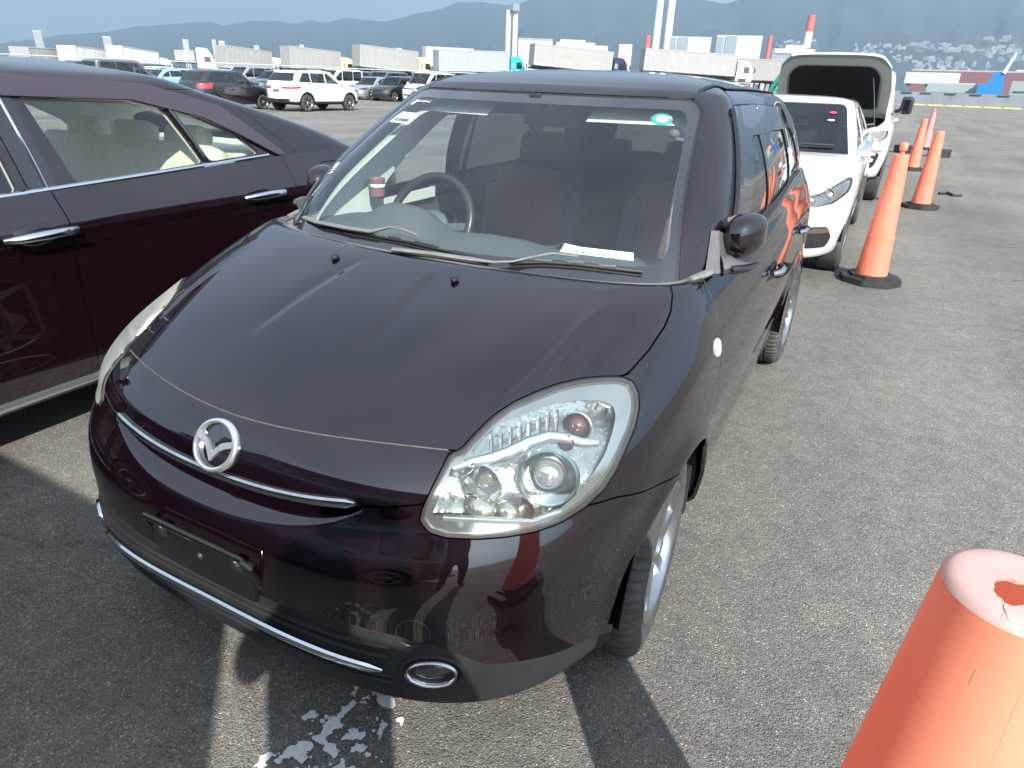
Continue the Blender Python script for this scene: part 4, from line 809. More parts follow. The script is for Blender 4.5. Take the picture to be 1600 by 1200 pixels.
    if nz > 60:
        es = [gc-1]+[0]; bounds = [-9]+gaps+[99]; nm = ['front_body', 'front_door', 'rear_door', 'rear_body']
        for i in range(len(bounds)-1):
            pc = A3.clipf(lambda V: np.minimum(V[:, 1]-bounds[i]-.0025, bounds[i+1]-.0025-V[:, 1]))
            if 'hood' in s and i == 0:
                hf = lambda V: np.minimum(np.minimum(polysd(np.stack([np.abs(V[:, 0]), V[:, 1]], 1), s['hood']), V[:, 2]-s.get('hoodz', zn-.06)), 1)
                hd = pc.clipf(lambda V: hf(V)-.003); s['hood_surf'] = hd
                if not s.get('open'): hd.obj('hood', pm, root, .012)
                pc = pc.clipf(lambda V: -hf(V)-.001)
            if i in (0, 3): pc.obj(nm[i], pm, root, .014)
            else:
                for sx in (1, -1): pc.clipf(lambda V: V[:, 0]*sx).obj(nm[i], pm, root, .014)
        if not s.get('open'): A2.clipf(lambda V: -hl(V)-.02).clipf(lambda V: V[:, 2]-gc).offset(-.02).obj('inner_shell', MATS['black'], root)
    else:
        A3.clipf(gp).obj('body', pm, root)
        A2.offset(-.015).obj('inner_shell', MATS['black'], root)
    for sx in (1, -1):
        q = A2.clipf(lambda V: np.minimum(hl(V), V[:, 0]*sx)); 
        if q.F:
            h_ = q.offset(-.03).obj('headlight', s.get('headmat', MATS['lamp_clear']), root); q.offset(.001).obj('lens', lensm, h_)
        if 'tail' in s:
            q = A2.clipf(lambda V: np.minimum(tl(V), V[:, 0]*sx))
            if q.F: q.offset(.002).obj('tail_light', MATS['tail_red'], root)
    if s.get('grille'):
        A2.clipf(gr).offset(-.012).obj('grille', MATS['black_plastic'], root)
    # cabin
    yw, yr_, zt = s['yw'], s['yr'], H; zw = s.get('zw', H-.075); Wr = s.get('Wr', W*.74); B0 = W*.895; rb_ = s.get('rbow', .0)
    wb_ = .30*g_('wbow', .6); yback = yb; cl = []
    for t in (0, .35, .7, 1.0):
        z = fz(zc-.02, zw, t); cl.append((fz(yc+.03, yw, t)-.02*math.sin(PI*t), fz(yback-.02, yr_, t**s.get('bk', 1))+.02*math.sin(PI*t), fz(B0, Wr+.035, t**1.25), z, fz(zb-.03, zw-.02, t), fz(zb2-.03, zw-.025, t), fz(zd-.02, zw-.04, t), fz(wb_, wb_*.7, t), 6.5, 4.5, fz(yc+.40, yw+.30, t), fz(yback-.35, yr_-.35, t), fz(.02, .012, t)))
    e = zt-zw
    cl += [(yw+.07, yr_-g_('roofback', (.06, .2, .45))[0], Wr-.005, zw+e*.40, zw+e*.22, zw+e*.20, zw+e*.1, wb_*.5, 5.5, 4, yw+.38, yr_-.42, .01), (yw+.20, yr_-g_('roofback', (.06, .2, .45))[1], Wr-.07, zw+e*.70, zw+e*.55, zw+e*.5, zw+e*.45, wb_*.35, 4, 3.5, yw+.5, yr_-.5, .008), (yw+.45, yr_-g_('roofback', (.06, .2, .45))[2], Wr*.62, zw+e*.92, zw+e*.85, zw+e*.8, zw+e*.75, .05, 3, 3, yw+.65, yr_-.65, 0)]
    ym = (yw+yr_)/2; cl += [(ym-.25, ym+.25, Wr*.25, zt, zt-.004, zt-.004, zt-.004, 0, 2.4, 2.4, ym-.1, ym+.1, 0), (ym-.02, ym+.02, .01, zt, zt, zt, zt, 0, 2, 2, ym-.01, ym+.01, 0)]
    C = Surf.grid(ringskin(cl, max(28, int(nz*.8)), nf_, ns_, nr_, g_('ctaper', .03)))
    xa, xb = B0-.05, Wr-.03; wsp = rpoly([(-xa, zc-.06), (xa, zc-.06), (xb, zw-.012), (-xb, zw-.012)], [.01, .01, .06, .06], 5)
    ffac = lambda V: np.where((V[:, 1] < yw+.38) & (V[:, 1] < (yw+yr_)/2), polysd(xz(V), wsp), -1)
    ybw = zd+.05; rwp = rpoly([(-xa+.06, ybw), (xa-.06, ybw), (xb-.05, zw-.06), (-xb+.05, zw-.06)], .05, 5); rfac = lambda V: np.where(V[:, 1] > max((yw+yr_)/2, min(yr_, yback)-.30), polysd(xz(V), rwp), -1)
    ap = lambda z: (yc+.33)+(z-zb)*(yw+.14-yc)/(zw-zb); cpl = lambda z: s.get('cp0', yback-.30)+(z-zb2)*(s.get('cp1', yr_-.22)-s.get('cp0', yback-.30))/(zw-zb2)
    zl = lambda y: zb+(zb2-zb)*(y-yc)/(yback-yc)+.025; ztp = zw-.045; ybp = s['ybp']
    wins = [rpoly([(ap(zl(yc+.4)), zl(yc+.4)), (ybp-.035, zl(ybp)), (ybp-.03, ztp), (ap(ztp), ztp)], [.02, .03, .03, .07], 4)]
    ydiv = s.get('yq')
    if ydiv: wins += [rpoly([(ybp+.04, zl(ybp)), (ydiv-.02, zl(ydiv)), (ydiv-.02, min(ztp, zb2+(zw-zb2)*(ydiv-.02-s.get('cp0', yback-.3))/(s.get('cp1', yr_-.22)-s.get('cp0', yback-.3)) if ydiv > s.get('cp1', yr_-.22) else ztp)), (ybp+.035, ztp)], [.03, .02, .04, .03], 4), rpoly([(ydiv+.025, zl(ydiv)), (cpl(zl(yback)), zl(yback)-.01), (cpl(ztp), ztp), (ydiv+.025, ztp)], [.02, .03, .06, .02], 4)]
    else: wins += [rpoly([(ybp+.04, zl(ybp)), (cpl(zl(yback)), zl(yback)), (cpl(ztp), ztp), (ybp+.035, ztp)], [.03, .04, .08, .03], 4)]
    if 'wins' in s: wins = s['wins']
    sidw = lambda V, p: np.where(np.abs(V[:, 0]) > Wr*.6, polysd(yz(V), p), -1)
    body = C.clipf(lambda V: -ffac(V)-.003)
    for p in wins: body = body.clipf(lambda V: -sidw(V, p))
    if s.get('reargl', True): body = body.clipf(lambda V: -rfac(V))
    if nz > 60:
        body.clipf(lambda V: np.maximum(V[:, 2]-zw+.02, np.maximum(ap(V[:, 2])-.10-V[:, 1], V[:, 1]-cpl(V[:, 2])-.10))).obj('roof', pm, root, .014)
        body.clipf(lambda V: -np.maximum(V[:, 2]-zw+.023, np.maximum(ap(V[:, 2])-.097-V[:, 1], V[:, 1]-cpl(V[:, 2])-.097))).obj('door_frame', s.get('framemat', pm), root, .014)
    else: body.obj('roof', pm, root)
    C.clipf(lambda V: np.minimum(ffac(V), 1)).offset(-.003).obj('windshield', s.get('wsglass', cglass), root)
    for p in wins:
        for sx in (1, -1): C.clipf(lambda V: np.minimum(sidw(V, p)+.003, V[:, 0]*sx)).offset(-.005).obj('side_window', s.get('glass', cglass), root)
    if s.get('reargl', True): C.clipf(lambda V: rfac(V)+.003).offset(-.004).obj('rear_window', s.get('glass', cglass), root)
    s['skin'], s['cab'], s['bvh'], s['wins'] = A, C, bv, wins
    # inside, underside
    b = MB(); zi = zb-.06
    b.box((0, (yc+yback)/2+.1, gc+.12), (W*1.6, yback-yc, .06)); b.box((0, yc+.30, zi-.10), (W*1.55, .42, .22), bev=.05)
    b.build('cabin_floor', MATS['dark_inside'], root)
    if g_('seats', True):
        for nm, yy, xs_ in (('front_seat', ybp-.15, (-.38, .38)), ('rear_seat', yback-.75 if L-yb < 1.0 else yback-.45, (0,))):
            for x in xs_:
                w_ = .46 if xs_ != (0,) else W*1.45
                se = MB().box((x, yy, zi-.10), (w_, .13, .62), rx=-.22, bev=.05).build(nm, g_('seatmat', MATS['seat_grey']), root)
                for dx in ((0,) if w_ < .6 else (-.36, .36)): MB().box((x+dx, yy+.085, zi+.27), (.26, .09, .16), rx=-.2, bev=.035).build('headrest', g_('seatmat', MATS['seat_grey']), se)
    MB().box((0, L/2, gc+.03), (W*1.5, L-.9, .05)).build('underbody', MATS['black'], root)
    u = MB()
    for yy in (yfw, yrw):
        for sx in (1, -1): u.lathe([(.001, sx*(W-.34)), (R+.05, sx*(W-.34)), (R+.05, sx*(W-.03))], 16, (0, yy, R), 'X', PI)
    u.build('wheel_well', MATS['black'], root); tw = g_('tw', .20)
    for yy in (yfw, yrw):
        for sx in (1, -1): wheel(root, sx*(W-tw/2-.015), yy, R, tw, R*g_('rimf', .66), sx, g_('spokes', 5), g_('rimmat'), n=28 if nz < 60 else 44)
    for sx in (1, -1):
        x0 = sx*(W*.93); yy = yc+.42; ms_ = g_('mirs', .85); m_ = MB().ell((sx*(W+.065), yy, zb+.07), (.10*ms_, .055, .075*ms_)).tube([(x0*.97, yy+.03, zb+.0), (sx*(W+.04), yy, zb+.02)], .025, 6)
        m_.build('side_mirror', g_('mirmat', pm), root)
        if g_('handles', True):
            for yy in (ybp-.16, s['yrd']-.20):
                h, n = bolt_on(bv, (sx*3, yy, zb-.10), (-sx, 0, 0))
                if h is not None: MB().tube([(h.x+sx*.004, yy-.10, zb-.102), (h.x+sx*.034, yy-.07, zb-.098), (h.x+sx*.036, yy+.05, zb-.094), (h.x+sx*.004, yy+.10, zb-.094)], [.008, .013, .014, .009], 8).build('door_handle', g_('handmat', pm), root)
    return root
# ------------------------------------------------------------------ plum sedan alongside
PLUM2 = mat('sedan_paint', (.0036, .0008, .0018), .40, coat=1, flake=1.2, spec=.06, dirt=.006)
sed = empty('sedan_car', (-2.50, -1.72, 0), 0, 'dark plum sedan with chrome door handles and beige seats parked alongside the hatchback', 'car')
sg = thin_glass('sedan_glass', (.84, .91, .86), refl=1.0, haze=.01)
SW = [rpoly([(1.30, .985), (2.36, 1.025), (2.33, 1.385), (1.95, 1.385)], [.03, .02, .02, .08], 5),
      rpoly([(2.58, 1.040), (3.20, 1.070), (3.08, 1.352), (2.50, 1.385)], [.02, .02, .03, .03], 5), rpoly([(3.235, 1.072), (3.56, 1.088), (3.43, 1.20), (3.12, 1.340)], [.02, .03, .04, .02], 5)]
def sedan_crease(Gs):
    X, Y, Z = Gs[..., 0], Gs[..., 1], Gs[..., 2]; m = (np.abs(X) > .6)*sstep(.9, 1.3, Y)*(1-sstep(4.0, 4.4, Y))
    X += np.sign(X)*m*(.018*sstep(.80, .88, Z)*(1-sstep(.90, .98, Z))-.010*np.exp(-((Z-.60)/.12)**2)+.014*np.exp(-((Z-.36)/.05)**2)-.012*(1-sstep(.255, .275, Z)))
ss = dict(L=4.95, W=1.80, H=1.495, gc=.17, zn=.74, zc=.99, yc=1.32, zb=1.0, zb2=1.085, yb=4.52, zd=1.05, yw=2.05, yr=3.50, zw=1.405, ybp=2.47, yrd=3.68, R=.325, fo=.93, wb=2.85, res=(110, 40, 90, 30), paint=PLUM2, Wr=.64, cp0=3.70, cp1=3.30, wins=SW, bk=1.3, roofback=(.16, .30, .44), glass=sg,
    head=[(.62, .58), (1.2, .62), (1.25, .74), (.62, .70)], tail=[(.55, .80), (.96, .82), (.96, .93), (.55, .92)], grille=[[(-.5, .45), (.5, .45), (.5, .66), (-.5, .66)]], seatmat=MATS['seat_beige'], handles=False, deform=sedan_crease, taper=.03, hood=[(-.1, .25), (.7, .25), (.72, 1.4), (-.1, 1.4)], seats=False, mirmat=PLUM2)
car(ss, sed)
for sx in (1, -1):
    # chrome waist strip, sill strip, visors, handles
    def on(y, z, out=0, bv=ss['cab'].bvh()): h, n = bolt_on(bv, (sx*3, y, z), (-sx, 0, 0)); return (h+n*out) if h is not None else None
    pts = [on(y, np.interp(y, [1.3, 3.6], [.985, 1.088])-.012, .004) for y in np.linspace(1.35, 3.60, 24)]
    MB().tube([p for p in pts if p], .0095, 8, flat=1.2).build('chrome_strip', MATS['chrome'], sed)
    bvs = ss['bvh']; pts = []
    for y in np.linspace(1.30, 3.45, 22):
        h, n = bolt_on(bvs, (sx*3, y, .262), (-sx, 0, 0)); pts.append(Vector((h.x+sx*.004, y, .243+.006*(y-1.3))))
    MB().tube(pts, .014, 8, flat=1.3).build('sill_strip', mat('sill_chrome', (.60, .62, .64), .22, metal=.9), sed)
    C2 = ss['cab'].clipf(lambda V: V[:, 0]*sx-.3)
    for poly in ([(1.25, .98), (2.425, 1.02), (2.405, 1.418), (2.02, 1.418)], [(2.455, 1.02), (3.72, 1.07), (3.60, 1.16), (3.40, 1.31), (3.05, 1.395), (2.43, 1.418)]):
        top = poly[3:] if len(poly) > 4 else poly[2:]
        lo = lambda y: np.interp(y, [1.0, 2.45, 2.95, 3.28, 3.48, 3.7], [1.352, 1.352, 1.335, 1.258, 1.165, 1.05]) 
        if len(poly) == 4: f_ = lambda V: np.minimum(polysd(yz(V), poly), np.maximum(V[:, 2]-1.352, .08-.7*(V[:, 1]-1.25-(V[:, 2]-.98)*1.75)))
        else: f_ = lambda V: np.minimum(polysd(yz(V), poly), V[:, 2]-lo(V[:, 1]))
        C2.clipf(f_).offset(.018).obj('wind_deflector', mat('visor_tint', (.035, .022, .034), .12, coat=.6), sed, .016)
    C2.clipf(lambda V: np.minimum(np.minimum(.052-np.abs(V[:, 1]-(2.43-(V[:, 2]-1.03)*.10+.02)), 1.372-V[:, 2]), V[:, 2]-1.03)).offset(.004).obj('door_pillar', mat('pillar_black', (.012, .011, .014), .15, coat=.6), sed)
    MB().tube([p for p in [on(2.462-(z-1.03)*.10, z, .006) for z in np.linspace(1.03, 1.40, 12)] if p], .005, 6).build('pillar_strip', MATS['chrome'], sed)
    MB().tube([p for p in [on(3.215-(z-1.07)*.40, z, .004) for z in np.linspace(1.07, 1.345, 10)] if p], .011, 8).build('window_divider', MATS['black_gloss'], sed)
    for i, (y0, z0) in enumerate(((2.355, .885), (3.455, .905))):
        h, n = bolt_on(bvs, (sx*3, y0, z0), (-sx, 0, 0))
        hb = MB().tube([(h.x+sx*.012, y0-.135, z0-.004), (h.x+sx*.040, y0-.10, z0), (h.x+sx*.046, y0, z0+.003), (h.x+sx*.040, y0+.09, z0+.003), (h.x+sx*.010, y0+.128, z0+.002)], [.009, .016, .019, .018, .012], 12).build('door_handle', MATS['chrome'], sed)
        MB().ell((h.x-sx*.006, y0-.02, z0), (.016, .085, .042)).build('handle_recess', mat('sedan_recess', (.006, .002, .005), .15, coat=.5), hb)
        if i == 0:
            k = MB().lathe([(.001, .003), (.010, .003), (.012, 0)], 14, M=Matrix.Translation((h.x+sx*.062, y0+.068, z0+.004)) @ Matrix.Rotation(sx*PI/2, 4, 'Y')).build('key_cylinder', MATS['dark_metal'], hb)
            MB().box((h.x+sx*.056, y0+.100, z0+.004), (.012, .022, .018), bev=.003).build('lock_button', MATS['black_gloss'], hb)
    h, n = bolt_on(bvs, (sx*3, 3.98, .93), (-sx, 0, 0))
    if sx > 0:
        pts = []
        for a in np.linspace(0, 2*PI, 33):
            r = (abs(math.cos(a))**5+abs(math.sin(a))**5)**(-1/5); y, z = 4.00+.085*math.cos(a)*r, .945+.075*math.sin(a)*r; q, _ = bolt_on(bvs, (3, y, z), (-1, 0, 0)); pts.append(q)
        MB().tube(pts, .0028, 6, cap=False).build('fuel_lid_gap', MATS['black'], sed)
# seats in beige leather
sbm = MATS['seat_beige']
for x in (-.40, .40):
    st = MB().box((x, 1.98, .95), (.50, .15, .62), rx=-.25, bev=.06).build('front_seat', sbm, sed); MB().box((x, 2.10, 1.27), (.28, .10, .17), rx=-.2, bev=.045).build('headrest', sbm, st)
rs2 = MB().box((0, 3.28, .82), (1.42, .17, .64), rx=-.35, bev=.07).build('rear_seat', sbm, sed)
for x in (-.42, 0, .42): MB().box((x, 3.42, 1.145), (.27, .12, .13), rx=-.25, bev=.05).build('headrest', sbm, rs2)
for x in (-.22, .22): MB().tube([(x*1.9, 3.20, .65), (x*1.9, 3.33, 1.06)], .02, 8, flat=2.5).build('bolster', sbm, rs2)
MB().box((0, 3.80, 1.055), (1.35, .62, .05), bev=.015).build('parcel_shelf', sbm, sed)
MB().box((0, 2.9, .55), (1.45, .55, .18), bev=.05).build('rear_cushion', sbm, sed)
ss['cab'].clipf(lambda V: V[:, 2]-1.40).offset(-.03).obj('headliner', mat('beige_lining', (.48, .46, .40), .9), sed)
cl = ss['cab']
for p in SW: cl = cl.clipf(lambda V: -np.where(np.abs(V[:, 0]) > .4, polysd(yz(V), p), -1))
cl.clipf(lambda V: np.minimum(np.minimum(1.40-V[:, 2], V[:, 2]-1.0), np.minimum(np.abs(V[:, 0])-.50, 3.9-V[:, 1]))).offset(-.03).obj('pillar_lining', MATS['beige_lining'], sed)
# ------------------------------------------------------------------ white cars parked behind the hatchback
m3 = empty('white_hatchback', (.07, 5.06, 0), 0, 'white hatchback with dark swept headlights parked directly behind the plum hatchback', 'car')
dh = mat('dark_lamp', (.10, .105, .11), .15, metal=.4, coat=1)
s3 = dict(L=4.42, W=1.80, H=1.452, gc=.19, zn=.70, zc=.975, yc=1.15, zb=.96, zb2=1.05, yb=4.28, zd=1.05, yw=1.98, yr=3.75, zw=1.395, ybp=2.40, yrd=3.35, R=.315, fo=.93, wb=2.70, res=(96, 60, 50, 20), paint=WHITE, Wr=.62, cp0=3.85, cp1=3.40, n=2.7, ycf=1.0, bk=1.2,
    front=[(.18, .19), (.07, .20), (.02, .27), (.0, .40), (.015, .52), (.05, .62), (.11, .71)],
    head=rpoly([(.60, .655), (.75, .625), (.98, .655), (1.20, .735), (1.30, .835), (1.24, .84), (1.05, .80), (.82, .735), (.64, .70)], .01, 2), tail=[(.55, .85), (1.3, .85), (1.3, 1.0), (.55, .95)], headmat=dh,
    grille=[rpoly([(-.50, .58), (-.30, .36), (.30, .36), (.50, .58), (.46, .66), (-.46, .66)], .04, 4)], hood=[(-.1, .16), (.48, .20), (.56, .42), (.66, .80), (.70, 1.12), (.70, 1.3), (-.1, 1.3)], glass=dark_tint, wsglass=thin_glass('dark_ws', (.30, .36, .36), refl=1.2), mirmat=WHITE, mirs=.62, ag=.022)
car(s3, m3)
def glue(bv, pts, out=.004): return [bolt_on(bv, (x, -2, z), (0, 1, 0))[0]+Vector((0, -out, 0)) for x, z in pts]
A3 = s3['skin']; 
for sx in (1, -1):
    q = A3.clipf(lambda V: np.where(V[:, 1] < .9, polysd(np.stack([V[:, 0]*sx+.6*V[:, 1], V[:, 2]], 1), rpoly([(.66, .475), (.93, .475), (1.02, .38), (.98, .30), (.70, .30)], .03, 4)), -1))
    o = q.offset(.006).obj('fog_bezel', MATS['black_plastic'], m3, .02)
    q.clipf(lambda V: np.where(V[:, 1] < .9, polysd(np.stack([V[:, 0]*sx+.6*V[:, 1], V[:, 2]], 1), [(.67, .46), (.92, .465), (.96, .425), (.67, .425)]), -1)).offset(.010).obj('fog_trim', mat('warm_chrome', (.6, .5, .4), .15, metal=1), o)
    sl_ = MB()
    for k in range(5):
        z = .335+.018*k; p = bolt_on(A3.bvh(), (sx*.62, -2, z), (0, 1, 0))[0]; p1 = bolt_on(A3.bvh(), (sx*.76, -2, z), (0, 1, 0))[0]; sl_.tube([p+Vector((0, -.010, 0)), p1+Vector((0, -.010, 0))], .004, 5)
    sl_.build('louvre', MATS['black_gloss'], o)
    for (xa, za, r_) in ((.715, .735, .048), (.60, .69, .040)):
        p, n = bolt_on(A3.bvh(), (sx*xa, -2, za), (0, 1, 0)); MB().lathe([(r_*1.2, -.004), (r_*1.2, .004), (r_, .004), (r_*.96, -.01), (r_*.5, -.002), (.001, .006)], 24, M=Matrix.Translation(p-n*.030) @ Vector((0, -.94, .25)).to_track_quat('Z', 'Y').to_matrix().to_4x4()).build('headlight_projector', mat('projector_grey', (.20, .21, .22), .12, metal=.7, coat=1), m3)
def wsp(cab, x, z, out): h, n = bolt_on(cab, (x, -3, z), (0, 1, 0)); r = Vector((0, 0, 1)).cross(n).normalized(); u_ = n.cross(r); T = Matrix((r, u_, n)).transposed().to_4x4(); T.translation = h+n*out; return T
cb3 = s3['cab'].bvh()
T = wsp(cb3, .50, 1.30, .003); MB().lathe([(.001, 0), (.028, 0)], 20, M=T @ Matrix.Diagonal((1.2, .8, 1, 1))).build('inspection_sticker', mat('red_sticker', (.60, .05, .12), .5), m3)
T = wsp(cb3, .505, 1.235, .003); MB().lathe([(.001, 0), (.026, 0)], 20, M=T @ Matrix.Diagonal((1.2, .6, 1, 1))).build('service_sticker', paperm, m3)
MB().tube([bolt_on(cb3, (x, -3, 1.005+.02*(x > 0)), (0, 1, 0))[0]+Vector((0, -.02, .01)) for x in np.linspace(-.55, .60, 12)], .009, 6).build('wiper', MATS['rubber'], m3)
# ---- white off-roader with its bonnet up
pr = empty('white_offroad_car', (.16, 10.30, 0), 0, 'white off-road car with its bonnet propped open behind the white hatchback', 'car')
sp = dict(L=4.80, W=1.90, H=1.86, gc=.34, zn=1.02, zc=1.18, yc=1.45, zb=1.20, zb2=1.22, yb=4.66, zd=1.18, yw=1.95, yr=4.5, zw=1.80, ybp=2.65, yrd=3.60, R=.385, fo=.92, wb=2.79, res=(80, 40, 40, 16), paint=WHITE, Wr=.74, n=3.6, tw=.27, bow=.12,
    front=[(.16, .36), (.06, .38), (.0, .46), (-.01, .62), (.0, .78), (.02, .94), (.07, 1.04)], head=rpoly([(.58, .86), (.96, .86), (1.16, .93), (1.16, 1.02), (.94, 1.01), (.58, .99)], .02, 3), headmat=MATS['lamp_clear'],
    grille=[rpoly([(-.50, .70), (.50, .70), (.56, 1.0), (-.56, 1.0)], .05, 4)], hood=[(-.1, .10), (.60, .10), (.74, .34), (.80, .8), (.80, 1.40), (-.1, 1.40)], hoodz=1.0, open=True, glass=dark_tint, wsglass=thin_glass('dark_ws', (.3, .36, .36), refl=1.2))
car(sp, pr)
hs = sp['hood_surf']; hinge = Vector((0, 1.40, 1.17)); RM = Matrix.Translation(hinge) @ Matrix.Rotation(math.radians(-45), 4, 'X') @ Matrix.Translation(-hinge)
def trn(s_): V = np.array([RM @ Vector(v) for v in s_.V]); N = np.array([RM.to_3x3() @ Vector(v) for v in s_.N]); return Surf(V, N, s_.F)
ho = trn(hs).obj('hood', WHITE, pr, .03)
trn(Surf(hs.V-hs.N*.022, -hs.N, [list(f)[::-1] for f in hs.F])).obj('hood_inner', mat('hood_inner', (.42, .44, .41), .5), ho)
ins = [(.0, .30), (.46, .30), (.58, .42), (.62, 1.20), (0, 1.20)]
padf = lambda V: polysd(np.stack([np.abs(V[:, 0]), V[:, 1]], 1), rpoly([(-.9, .34), (.50, .34), (.62, .52), (.64, 1.22), (-.9, 1.22)], .08, 5))
pad = hs.clipf(padf); trn(Surf(pad.V-pad.N*.034, -pad.N, [list(f)[::-1] for f in pad.F])).obj('insulation', mat('insulation', (.013, .010, .013), .95, noise=.3, nscale=20), ho)
q = hs.clipf(lambda V: np.minimum(.075-np.abs(padf(V)+.10), V[:, 1]-.12)); trn(Surf(q.V-q.N*.036, -q.N, [list(f)[::-1] for f in q.F])).obj('hood_rib', mat('hood_rib', (.52, .54, .50), .5), ho)
eb = MB().box((0, .85, .80), (1.55, 1.15, .10)).box((0, .85, .95), (.55, .60, .24), bev=.05).box((.48, .55, .96), (.26, .22, .22), bev=.03).box((-.48, .62, .95), (.30, .30, .2), bev=.03); eb.build('engine', mat('engine_dark', (.02, .02, .022), .5), pr)
hb = MB()
for k in range(16):
    x, y = rng.uniform(-.65, .65), rng.uniform(.35, 1.25); p = [(x, y, .92), (x+rng.uniform(-.1, .1), y+rng.uniform(-.1, .1), 1.06+rng.random()*.05), (x+rng.uniform(-.25, .25), y+rng.uniform(-.2, .2), 1.02)]; hb.tube(p, rng.uniform(.010, .022), 6)
hb.build('hose', mat('hose_grey', (.22, .22, .23), .4, metal=.4), pr); MB().lathe([(.05, 0), (.05, .06), (.04, .07), (.001, .07)], 16, (.50, .60, 1.06)).build('reservoir_cap', mat('blue_cap', (.02, .12, .45), .4), pr)
MB().tube([(.70, .40, 1.04), (.60, .55, 1.45), (.52, .70, 1.72)], .008, 6).build('hood_stay', MATS['dark_metal'], pr)
for sx in (1, -1):
    a = sp['skin'].clipf(lambda V: np.where(V[:, 1] < .9, polysd(np.stack([V[:, 0]*sx+.6*V[:, 1], V[:, 2]], 1), rpoly([(.66, .72), (.92, .74), (1.02, .70), (.96, .55), (.88, .50), (.84, .62), (.66, .64)], .02, 3)), -1)); o = a.offset(.006).obj('fog_bezel', MATS['black_plastic'], pr, .02)
    p, n = bolt_on(sp['skin'].bvh(), (sx*.70, -2, .69), (0, 1, 0)); MB().lathe([(.045, 0), (.045, .012), (.001, .016)], 18, M=Matrix.Translation(p) @ n.to_track_quat('Z', 'Y').to_matrix().to_4x4()).build('fog_lamp', MATS['lamp_clear'], pr)
    m_ = MB().box((sx*1.04, 1.75, 1.34), (.18, .14, .26), bev=.05).build('tow_mirror', MATS['black_gloss'], pr); MB().tube([(sx*.90, 1.8, 1.25), (sx*1.05, 1.75, 1.28)], .03, 6).build('mirror_arm', MATS['black_plastic'], m_)
# ------------------------------------------------------------------ cars parked across the lot
def hatch(**k):
    d = dict(L=3.95, W=1.695, H=1.50, zn=.72, zc=.98, yc=.98, zb=.97, zb2=1.04, yb=3.82, zd=1.04, yw=1.62, yr=3.45, zw=1.435, ybp=2.08, yrd=2.95, R=.295, fo=.80, wb=2.49, paint=BLACKP, cp0=3.42, cp1=3.15, glass=dark_tint,
        head=[(.55, .66), (.8, .64), (1.15, .76), (1.2, .84), (.9, .78), (.6, .70)], tail=[(.55, .80), (1.2, .80), (1.2, 1.0), (.65, 1.0)], grille=[[(-.42, .30), (.42, .30), (.46, .46), (-.46, .46)], [(-.3, .60), (.3, .60), (.34, .67), (-.34, .67)]]); d.update(k); return d
def suv(**k):
    d = dict(L=4.46, W=1.825, H=1.62, gc=.26, zn=.86, zc=1.07, yc=1.10, zb=1.06, zb2=1.13, yb=4.32, zd=1.12, yw=1.78, yr=3.95, zw=1.545, ybp=2.35, yrd=3.25, R=.34, fo=.95, wb=2.64, paint=WHITE, cp0=3.95, cp1=3.55, yq=3.22, glass=dark_tint, clad=(.40, .055), tw=.225,
        head=[(.60, .80), (1.0, .78), (1.25, .84), (1.2, .90), (.62, .88)], tail=[(.42, .84), (1.1, .80), (1.28, .88), (1.12, .94), (.42, .92)], grille=[[(-.55, .48), (.55, .48), (.62, .74), (-.62, .74)]]); d.update(k); return d
def sedan(**k):
    d = dict(L=4.60, W=1.76, H=1.45, zn=.70, zc=.94, yc=1.15, zb=.93, zb2=.98, yb=4.0, zd=1.0, yw=1.88, yr=3.15, zw=1.39, ybp=2.3, yrd=3.3, R=.31, fo=.92, wb=2.70, paint=SILVER, cp0=3.60, cp1=3.10, glass=dark_tint,
        head=[(.55, .62), (.9, .60), (1.2, .70), (1.2, .78), (.9, .74), (.6, .68)], tail=[(.55, .78), (1.2, .78), (1.2, .93), (.55, .93)], grille=[[(-.5, .30), (.5, .30), (.45, .60), (-.45, .60)]]); d.update(k); return d
def van(**k):
    d = dict(L=4.40, W=1.695, H=1.86, zn=.84, zc=1.14, yc=.70, zb=1.08, zb2=1.10, yb=4.34, zd=1.08, yw=1.45, yr=4.25, zw=1.77, ybp=1.95, yrd=3.05, R=.31, fo=.75, wb=2.72, paint=WHITE, cp0=4.02, cp1=3.95, yq=3.05, Wr=.72, glass=dark_tint, nr=4.5, rcl=.35,
        head=[(.50, .80), (.72, .78), (1.05, .95), (1.1, 1.06), (.85, 1.0), (.55, .90)], tail=[(.70, .8), (1.1, .8), (1.1, 1.3), (.78, 1.2)], grille=[[(-.45, .42), (.45, .42), (.52, .50), (-.52, .50)], [(-.40, .78), (.40, .78), (.46, .86), (-.46, .86)]]); d.update(k); return d
def minivan(**k): return van(**{**dict(L=4.85, W=1.83, H=1.88, zn=.82, zc=1.10, yc=1.0, yw=1.85, yb=4.75, yr=4.6, ybp=2.4, yrd=3.5, fo=.9, wb=2.95, R=.33, cp0=4.4, cp1=4.2, yq=3.55, paint=BLACKP), **k})
def parked(name, spec, x, y, ry, label, cat='car'):
    o = empty(name, (x, y, 0), ry, label, cat); car(spec, o); return o
RES2 = (56, 24, 34, 14)
cars = {}
